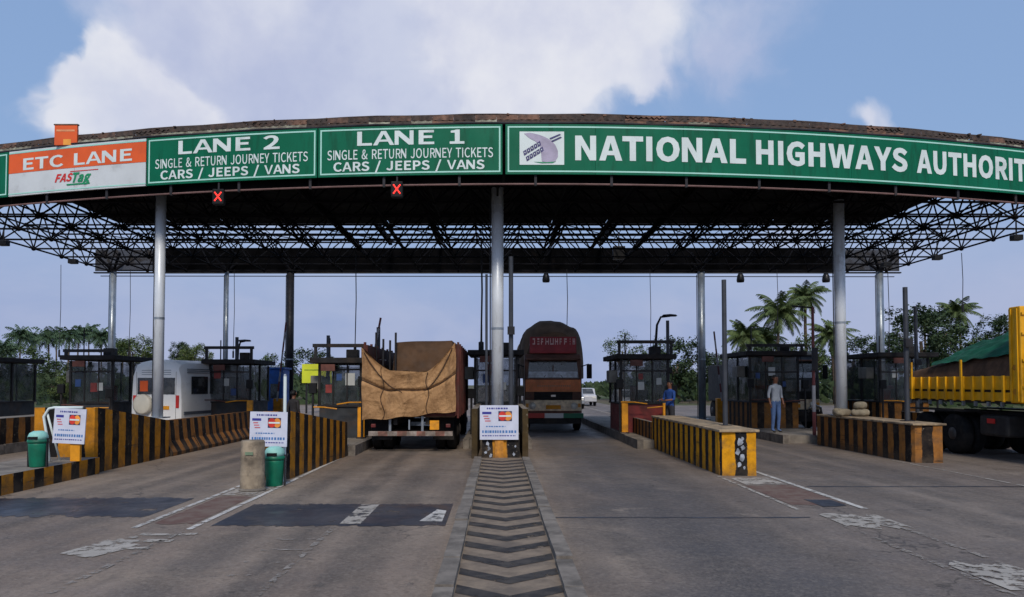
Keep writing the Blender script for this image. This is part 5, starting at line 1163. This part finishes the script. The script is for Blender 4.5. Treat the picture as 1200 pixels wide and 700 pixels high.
def heap(u, v):
    e = max(0, min(1, 2.2*u, 2.2*(1-u))); f = max(0, min(1, 5*(1-v)))
    return (-1.16+2.32*u, .28+4.3*v, 1.94 + .22*min(1, 9*e) + (1.28*(1-.80*v)) * e**.8 * f**.6 + .05*math.sin(13*u+5*v)*math.sin(11*v+2*u)*e)
MB().grid(heap, 26, 30).build('soil_heap', m_soil, tp, smooth=True, world=False)
m_net = M('green_sheet', lin(8,92,70), .75, 0, .2, 3, dirt=lin(6,62,50), damt=.4, bump=.4, bscale=12)
def net(u, v):
    a = .035 + .36*u + .02*math.sin(9*v)*u; vv = .01 + .74*v*(1+.05*math.sin(11*u)); p = heap(a, vv)
    q = max(heap(min(1, max(0, a+d)), vv)[2] for d in (-.03, 0, .03))
    return (p[0] - .03, p[1], q + .05 + .022*math.sin(26*u+3*v)*math.sin(19*v) + .015*math.sin(31*v+9*u))
MB().grid(net, 30, 30).build('green_sheet', m_net, tp, smooth=True, world=False)
for s in (-1, 1):
    for y in (2.6, 3.9): wheel(tp, s*1.0, y, .52, .27, True)
    wheel(tp, s*1.0, -1.4, .52, .27)
    tb('mudguard', min(s*.8,s*1.2), max(s*.8,s*1.2), 2.0, 4.5, 1.1, 1.14, m_chassis)
    tb('fuel_tank', min(s*.7,s*1.15), max(s*.7,s*1.15), .5, 1.5, .55, 1.05, m_chassis, .06)
    tb('side_lamp', min(s*1.16,s*1.19), max(s*1.16,s*1.19), .9, 1.15, .86, .97, m_red)
for x in (-.42,.42): tb('chassis_rail', x-.05,x+.05,-2.2,4.5,.85,1.1, m_chassis)
for y in (-1.4,2.6,3.9): MB().tube([(-.9,y,.52),(.9,y,.52)], .07, 8).build('axle', m_chassis, tp, world=False)
MB().prism([(-2.35,.65),(-2.4,1.6),(-2.2,2.75),(-.35,2.8),(-.35,.65)], 'x', -1.1, 1.1).build('cab', m_tip, tp, world=False, bevel=.05)
mb = MB(); mb.add([(-.95,-2.41,1.75),(.95,-2.41,1.75),(.9,-2.25,2.6),(-.9,-2.25,2.6)], [(0,1,2,3)]); mb.build('windscreen', m_glassd, tp, world=False)
for s in (-1,1): tb('cab_window', s*1.108-.006, s*1.108+.006, -1.9,-.9,1.75,2.5, m_glassd)
tb('bumper', -1.12,1.12,-2.55,-2.36,.5,.78, m_dsteel, .03)
# ------------------------------------------------------------------ people
def person(label, loc, rz, shirt, trousers, height=1.72, arms='down', group='people by the booths'):
    k = height / 1.72
    J = {}; E_ = []; rad = {}
    def j(n_, p, r_, par=None):
        J[n_] = Vector(p) * k; rad[n_] = r_ * k
        if par: E_.append((par, n_))
    j('pel', (0,0,.95), .14); j('bel', (0,-.01,1.08), .135, 'pel'); j('che', (0,0,1.28), .15, 'bel'); j('nb', (0,.01,1.44), .075, 'che'); j('nk', (0,0,1.50), .055, 'nb')
    j('h0', (0,-.015,1.56), .075, 'nk'); j('h1', (0,-.015,1.64), .085, 'h0'); j('h2', (0,-.005,1.70), .055, 'h1')
    for s, n_ in ((1,'r'), (-1,'l')):
        j('hip'+n_, (s*.09,0,.90), .095, 'pel'); j('kn'+n_, (s*.10,-.02,.50), .062, 'hip'+n_); j('an'+n_, (s*.105,.02,.09), .045, 'kn'+n_); j('to'+n_, (s*.12,-.13,.035), .038, 'an'+n_)
        j('sh'+n_, (s*.18,0,1.40), .062, 'che')
        if arms == 'down': e, w_ = (s*.235,.03,1.13), (s*.24,-.05,.90)
        else: e, w_ = (s*.235,-.05,1.14), (s*.16,-.27,1.12)
        j('el'+n_, e, .043, 'sh'+n_); j('wr'+n_, w_, .030, 'el'+n_)
        wv = Vector(w_); d_ = (wv - Vector(e)).normalized()
        j('pa'+n_, tuple(wv + d_*.07), .034, 'wr'+n_)
    names = list(J); me = bpy.data.meshes.new('p'); me.from_pydata([J[n_] for n_ in names], [(names.index(a), names.index(b)) for a, b in E_], [])
    ob = bpy.data.objects.new('p', me); COL.objects.link(ob)
    sk = ob.modifiers.new('s', 'SKIN'); sl = me.skin_vertices[0].data
    for i, n_ in enumerate(names): sl[i].radius = (rad[n_], rad[n_] * (.72 if n_ in ('pel','bel','che') else 1)); sl[i].use_root = (n_ == 'pel')
    ss = ob.modifiers.new('ss', 'SUBSURF'); ss.levels = 2; ss.render_levels = 2
    bpy.context.view_layer.update()
    m2 = bpy.data.meshes.new_from_object(ob.evaluated_get(bpy.context.evaluated_depsgraph_get()))
    bpy.data.objects.remove(ob)
    ms = [shirt, trousers, M('skin_brown', lin(112,72,52), .6, 0, .1), M('shoe_dark', (.03,.025,.022), .6)]
    for m in ms: m2.materials.append(m)
    for p in m2.polygons:
        c_ = p.center / k; p.use_smooth = True
        hand = abs(c_.x) > .13 and (c_.z < 1.05 if arms == 'down' else (c_.y < -.12 and c_.z > .98))
        p.material_index = 2 if (c_.z > 1.47 or (hand and c_.z > .75 and abs(c_.x) > .17) or (arms != 'down' and hand)) else 0 if c_.z > .95 or (abs(c_.x) > .20 and c_.z > .75) else 3 if c_.z < .075 else 1
    g = thing('person', label, 'person', loc, rz, group)
    b = bpy.data.objects.new('body', m2); COL.objects.link(b); b.parent = g
    hr = MB(); hr.lathe([(0,1.742),(.05,1.735),(.085,1.70),(.096,1.645),(.090,1.60),(.06,1.58)], (0,.012,0), 16); hr.v = [(a*k, (b_ + (.02 if c_ < 1.66 else 0))*k, c_*k) for a, b_, c_ in hr.v]
    hr.build('hair', m_black, g, smooth=True, world=False)
    for s in (-1, 1):
        MB().lathe([(0,-.01),(.012,0),(0,.01)], (s*.033*k, -.095*k, 1.645*k), 8).build('eye', m_black, g, world=False)
        MB().lathe([(0,-.03),(.014,-.01),(.016,.015),(0,.03)], (s*.092*k, -.01*k, 1.635*k), 8).build('ear', ms[2], g, world=False, smooth=True)
        for q in range(4):
            base = (J['pa'+('r' if s > 0 else 'l')]); d_ = (J['pa'+('r' if s > 0 else 'l')] - J['wr'+('r' if s > 0 else 'l')]).normalized()
            a0 = base + Vector((0, (q-1.5)*.017*k, 0)) + d_*.02*k
            MB().tube([a0, a0 + d_*.04*k, a0 + d_*.07*k + Vector((-s*.012*k,0,0))], [.009*k,.008*k,.006*k], 6).build('finger', ms[2], g, world=False, smooth=True)
        MB().tube([base + Vector((0,-.03*k,0)), base + Vector((-s*.005*k,-.05*k,0)) + d_*.03*k], [.010*k,.008*k], 6).build('thumb', ms[2], g, world=False, smooth=True)
    MB().add([(-.012*k,-.1*k,1.605*k),(.012*k,-.1*k,1.605*k),(0,-.098*k,1.645*k),(0,-.122*k,1.61*k)], [(0,1,3),(1,2,3),(2,0,3),(0,2,1)]).build('nose', ms[2], g, world=False)
    return g
m_denim = M('denim', lin(70,96,140), .85, 0, .2, 6); m_shirt_p = M('shirt_pale', lin(140,148,160), .85, 0, .12, 6)
person('person in a pale shirt and blue jeans standing beside the booth before the palms', (8.75, 23.4, .26), R(20), m_shirt_p, m_denim, 1.80)
person('person in a blue shirt behind the bright striped wall', (5.15, 22.2, .26), R(-60), M('shirt_blue', lin(26,64,130), .85, 0, .2, 6), M('trouser_dark', (.03,.03,.035), .9), 1.62, 'fwd')
person('person in a dark shirt standing by the rear column left of the lorry', (-6.0, 21.9, 0), R(150), M('shirt_black', (.025,.022,.024), .9), M('trouser_black', (.02,.02,.024), .9), 1.6)

# ------------------------------------------------------------------ trees
def leafmat(name, a, b):
    t = NT(name); c = t.coord(); f = t.mr(t.noise(c, .55, 4), .3, .7); f2 = t.noise(c, 3, 4)
    t.l(t.mix(t.mr(f2, .3, .7), t.mix(f, a, b), sc3(b, 1.35)), t.b.inputs['Base Color']); t.b.inputs['Roughness'].default_value = .65
    t.b.inputs['Specular IOR Level'].default_value = .3
    return t.m
m_palm = leafmat('palm_leaf', (.036,.066,.020), (.080,.110,.036))
m_palm_far = leafmat('palm_leaf_far', (.028,.060,.030), (.050,.085,.042))
m_leaf = leafmat('leaf_green', (.026,.052,.016), (.060,.092,.026))
m_leaf2 = leafmat('leaf_light', (.05,.085,.02), (.095,.125,.036))
m_leafd = leafmat('leaf_dark', (.016,.032,.014), (.034,.056,.02))
m_bark = M('bark', lin(98,84,70), .95, 0, .3, 6, dirt=lin(60,50,42), damt=.5, bump=.5)
def palm_meshes(seed, nf=24, ln=2.7, far=False, mat=m_palm):
    r_ = random.Random(seed); cr = MB()
    for i in range(nf):
        az_ = 2*math.pi*(i*.381966) + r_.uniform(-.2,.2); el0 = R(r_.uniform(72, -22) if i > 3 else 80) if True else 0
        el0 = R(82 - 128*i/(nf-1) + r_.uniform(-16,16)); L_ = ln*r_.uniform(.68,1.12)*(.75 if i < 3 else 1)
        ns = 8 if far else 14; p = Vector((0,0,0)); pts = [p.copy()]; e = el0; h = Vector((math.cos(az_), math.sin(az_), 0))
        for k in range(ns):
            e -= R((74 if el0 > 0 else 60)/ns)*(1.1 if k > ns*.4 else .6)
            p = p + (h*math.cos(e) + Vector((0,0,1))*math.sin(e))*(L_/ns); pts.append(p.copy())
        cr.tube(pts, [.035*(1-.85*k/ns)+.004 for k in range(ns+1)], 3, caps=False)
        sd_ = h.cross(Vector((0,0,1)))
        for k in range(1, ns+1):
            for sub in ((0,) if far else (0, .5)):
                q = pts[k-1].lerp(pts[k], sub + .25); tdir = (pts[k]-pts[k-1]).normalized(); f = (k-1+sub)/ns
                ll = (.74 if ln > 2 else .5)*math.sin(math.pi*min(1, .18+.80*f))*r_.uniform(.85,1.1)+.08
                wd = .085 if not far else .22
                for s in (-1, 1):
                    d_ = (sd_*s*.75 + tdir*.55 + Vector((0,0,-.55-.5*r_.random()))).normalized()
                    a = q + tdir*wd*.5; b = q - tdir*wd*.5; m = q + d_*ll*.55
                    cr.add([a, b, m - tdir*wd*.4 + Vector((0,0,.02)), q + d_*ll, m + tdir*wd*.4 + Vector((0,0,.02))], [(0,1,2,3,4)])
    for k in range(7):     # nuts
        q = 2*math.pi*k/7; cr.lathe([(0,-.13),(.10,-.06),(.11,.03),(0,.14)], (.2*math.cos(q), .2*math.sin(q), -.28-.06*(k%2)), 6)
    return cr.mesh('crown', [mat], recalc=False)
PALM = [palm_meshes(1, 36), palm_meshes(2, 34), palm_meshes(3, 38)]
PALMF = [palm_meshes(11, 34, 2.5, True, m_palm_far), palm_meshes(12, 30, 2.5, True, m_palm_far)]
def palm(x, y, h, lean, mesh, sc, label, group, rz=0):
    g = thing('coconut_palm', label, 'palm tree', (x, y, 0), rz, group)
    pts = [(lean*(k/7)**1.8, .15*lean*math.sin(k), h*k/7) for k in range(8)]
    MB().tube(pts, [.20-.012*k for k in range(8)], 8).build('trunk', m_bark, g, smooth=True, world=False)
    o = bpy.data.objects.new('crown', mesh); COL.objects.link(o); o.parent = g; o.location = pts[-1]; o.scale = (sc, sc, sc)
    return g
GP = 'coconut palms behind the right booths'
palm(26.2, 70, 8.6, .5, PALM[0], 1.12, 'largest coconut palm, in the middle of the group behind the right booths', GP)
palm(29.6, 71, 10.2, -.4, PALM[1], .92, 'tallest coconut palm, just left of the red and white mast', GP, 1)
palm(23.6, 72, 6.5, -.5, PALM[2], .95, 'short coconut palm at the left of the group behind the right booths', GP, 2)
palm(30.0, 66, 6.2, .3, PALM[0], .85, 'low coconut palm below the tallest one', GP, 3)
palm(27.6, 76, 6.4, .3, PALM[2], .85, 'low coconut palm behind the largest one', GP, 4)
palm(57.5, 92, 10.9, .9, PALM[1], 1.15, 'tall palm standing over the yellow tipper', 'palms over the tipper', 1.4)
palm(55.0, 95, 10.0, -.4, PALM[0], .8, 'smaller palm left of the one over the tipper', 'palms over the tipper', .4)
for i, (px, top, sc) in enumerate(((2,398,.95),(22,383,1.05),(40,388,1.0),(57,386,.95),(66,384,.95),(79,384,.9),(91,383,.9),(104,381,1.1),(119,384,1.0),(12,402,.8),(143,398,.8))):
    Y = 125 + 9*((i*7) % 5); s = 870/Y; x = (px-583)/s; h = 1.8 + (450-top)/s
    palm(x, Y, h - 1.6*sc, .4*math.sin(i*2.3), PALMF[i % 2], sc*1.25, 'palm number %s from the left in the distant row on the left skyline' % ('one two three four five six seven eight nine ten eleven'.split()[[0,2,3,4,5,6,7,8,9,1,10][i]]), 'distant palms on the left skyline', i*.9)

def crown_mesh(seed, n_cl, rx, rz_, per, size, mat, hollow=.35):
    r_ = random.Random(seed); mb = MB()
    for c_ in range(n_cl):
        while True:
            p = Vector((r_.uniform(-1,1), r_.uniform(-1,1), r_.uniform(-1,1)))
            if hollow < p.length < 1: break
        lump = 1 + .25*math.sin(3*p.x+seed)*math.cos(2.4*p.y-seed)
        cc = Vector((p.x*rx*lump, p.y*rx*lump, p.z*rz_*lump)); cr_ = r_.uniform(.14,.26)*rx
        for q in range(per):
            d_ = Vector((r_.gauss(0,1), r_.gauss(0,1), r_.gauss(0,.8))); d_ = d_.normalized()*cr_*r_.random()**.4
            o = cc + d_; a = Vector((r_.uniform(-1,1), r_.uniform(-1,1), r_.uniform(-.6,.6))).normalized(); b = a.cross(Vector((r_.uniform(-1,1), r_.uniform(-1,1), 1))).normalized()
            s = size*r_.uniform(.6,1.3)
            mb.add([o - a*s*.5, o + b*s*.28, o + a*s*.6, o - b*s*.28], [(0,1,2,3)])
    return mb.mesh('crown', [mat], recalc=False)
CR = {'a': crown_mesh(1, 80, 1, .75, 85, .085, m_leaf), 'b': crown_mesh(2, 85, 1, .85, 85, .085, m_leafd), 'c': crown_mesh(3, 70, 1, .7, 85, .085, m_leaf2), 'd': crown_mesh(4, 40, 1, .7, 60, .07, m_leaf, .5)}
def tree(x, y, h, rx, kind, label, group, rz=0, squash=1., base=None):
    g = thing('leafy_tree', label, 'tree', (x, y, 0), rz, group)
    zc = h - rx*.75*squash
    mb = MB(); mb.tube([(0,0,0),(.05*rx,0,zc*.5),(0,.04*rx,zc)], [.07*rx+.05,.055*rx+.03,.03*rx+.02], 8)
    for k in range(6):
        q = k*1.05+rz; mb.tube([(0,0,zc*.62),(rx*.3*math.cos(q), rx*.3*math.sin(q), zc*.85),(rx*.68*math.cos(q), rx*.68*math.sin(q), zc+rx*.22*math.sin(k*2.))], [.03*rx+.02,.022*rx+.015,.006*rx+.01], 5)
    mb.build('trunk', m_bark, g, smooth=True, world=False)
    o = bpy.data.objects.new('crown', CR[kind]); COL.objects.link(o); o.parent = g; o.location = (0,0,zc); o.scale = (rx, rx, rx*squash)
    return g
def at(px, Y): return (px-583)*Y/870
def tt(px, top, Y, wpx, kind, label, group, rz=0., sq=1.):
    s = 870/Y; tree(at(px,Y), Y, 1.8+(450-top)/s, wpx/2/s, kind, label, group, rz, sq)
GR, GL, GM = 'trees on the right skyline', 'trees on the left skyline', 'trees in the middle distance'
tt(730, 390, 80, 58, 'd', 'airy tree with open crown behind the booth right of centre', GM, .3)
tt(795, 398, 75, 70, 'b', 'dense round tree right of the dark pole behind the centre booth', GM, .8, 1.1)
tt(768, 412, 90, 50, 'a', 'small tree behind the curved street lamp', GM, 2.)
tt(838, 416, 80, 46, 'b', 'dark tree just right of the rear column near the palms', GM, 1.2)
tt(868, 412, 95, 46, 'a', 'tree below the short palm', GM, 2.2)
tt(905, 405, 66, 60, 'b', 'dark tree under the largest palm', GM, 3.2, 1.2)
tt(948, 396, 64, 50, 'a', 'bushy tree under the tallest palm', GM, 1.9, 1.3)
tt(1000, 398, 72, 70, 'b', 'dark tree just right of the right silver column', GR, 2.7)
tt(1040, 392, 78, 54, 'a', 'tree behind the slim right-hand pole', GR, .7)
tt(1082, 362, 62, 92, 'b', 'large dark tree left of the palm over the tipper', GR, 1.1, 1.1)
tt(1125, 384, 66, 74, 'a', 'broad tree behind the tipper load', GR, 2.4)
tt(1062, 380, 90, 30, 'd', 'small open tree left of the large dark one', GR, .2)
tt(1172, 372, 84, 60, 'b', 'dark tree behind the tipper headboard', GR, 1.7)
tt(1235, 366, 70, 90, 'a', 'tree beyond the right picture edge', GR, 2.9)
tt(155, 394, 88, 50, 'c', 'light green rounded tree between the far palms and the left column', GL, .4)
tt(228, 403, 70, 40, 'c', 'light green tree rising behind the white van', GL, 1.4)
tt(212, 402, 84, 30, 'b', 'dark small tree above the van roof', GL, 2.4)
tt(362, 411, 85, 62, 'b', 'dark tree behind the yellow hoarding', GL, .9)
tt(318, 418, 95, 50, 'a', 'tree behind the booth right of the van', GL, 2.9)
tt(75, 425, 40, 60, 'b', 'dark dense shrub between the two far left booths', GL, .6, 1.)
tt(90, 432, 33, 48, 'c', 'light shrub close behind the far left booths', GL, 1.6, 1.1)
tt(30, 408, 100, 60, 'a', 'tree below the distant palms at the left edge', GL, .2)
tt(-20, 404, 95, 70, 'b', 'tree beyond the left picture edge', GL, .2)
# far belt of scrub along the horizon, one mass
r_ = random.Random(9); mb = MB()
for k in range(9000):
    x = r_.uniform(-190, 190); 
    if abs(x) < 9: continue
    y = r_.uniform(140, 215); h = (2.6 + 1.6*math.sin(x*.21) + 1.3*math.sin(x*.53+1))*(.6 + .4*min(1, abs(x)/40)); z = max(.1, r_.random()**.7*max(1.2, h))
    a = r_.uniform(0, 3.14); s = r_.uniform(.6, 1.3); dx, dy = math.cos(a)*s, math.sin(a)*s
    mb.add([(x-dx,y-dy,z-.3),(x+.2,y,z-s*.6),(x+dx,y+dy,z+.1),(x-.2,y,z+s*.7)], [(0,1,2,3)])
tag(mb.build('tree_belt', leafmat('belt_leaf', (.03,.05,.024), (.055,.078,.036)), recalc=False), 'belt of scrub and trees along the far horizon', 'trees', kind='stuff')
r_ = random.Random(19); mb = MB()
for k in range(7000):
    s_ = r_.choice((-1, 1)); x = s_*r_.uniform(11.5, 75); y = r_.uniform(64, 100) if abs(x) < 30 else r_.uniform(50, 100); h = 1.7 + .7*math.sin(x*.5) + .5*math.sin(x*1.3+y*.2); z = max(.1, r_.random()**.7*h)
    a = r_.uniform(0, 3.14); s = r_.uniform(.25, .6); dx, dy = math.cos(a)*s, math.sin(a)*s
    mb.add([(x-dx,y-dy,z-.15),(x+.1,y,z-s*.6),(x+dx,y+dy,z+.1),(x-.1,y,z+s*.7)], [(0,1,2,3)])
tag(mb.build('roadside_scrub', m_leafd, recalc=False), 'low dark scrub along both roadsides behind the plaza', 'scrub', kind='stuff')
# far vehicles beyond the plaza
def far_car(x, y, col, label):
    g = thing('parked_car', label, 'car', (x, y, 0), 0, 'cars waiting beyond the plaza')
    MB().prism([(-2.0,.35),(-2.0,.85),(-1.2,.95),(-.7,1.42),(.8,1.45),(1.6,.98),(2.05,.9),(2.05,.35)], 'x', -.82, .82).build('body', col, g, world=False, bevel=.06)
    MB().add([(-.7,-1.18,.99),(.7,-1.18,.99),(.62,-.74,1.40),(-.62,-.74,1.40)], [(0,1,2,3)]).build('windscreen', m_glassd, g, world=False)
    for s in (-1,1):
        for yy in (-1.25,1.25): wheel(g, s*.74, yy, .32, .2)
        MB().box(s*.6-.14,s*.6+.14,-2.03,-1.99,.62,.74).build('headlamp', m_head, g, world=False)
far_car(8.1, 46, M('car_white', lin(180,180,182), .35, 0, .05), 'white car waiting beyond the booth right of centre')
far_car(5.4, 55, M('car_silver', lin(150,154,160), .3, .4, .05), 'silver car waiting farther back, right of the loaded lorry')
far_car(7.2, 62, M('car_white', lin(180,180,182), .35, 0, .05), 'white car farthest back beyond the right-hand booths')
for o in bpy.data.objects:
    if '_o' in o: del o['_o']
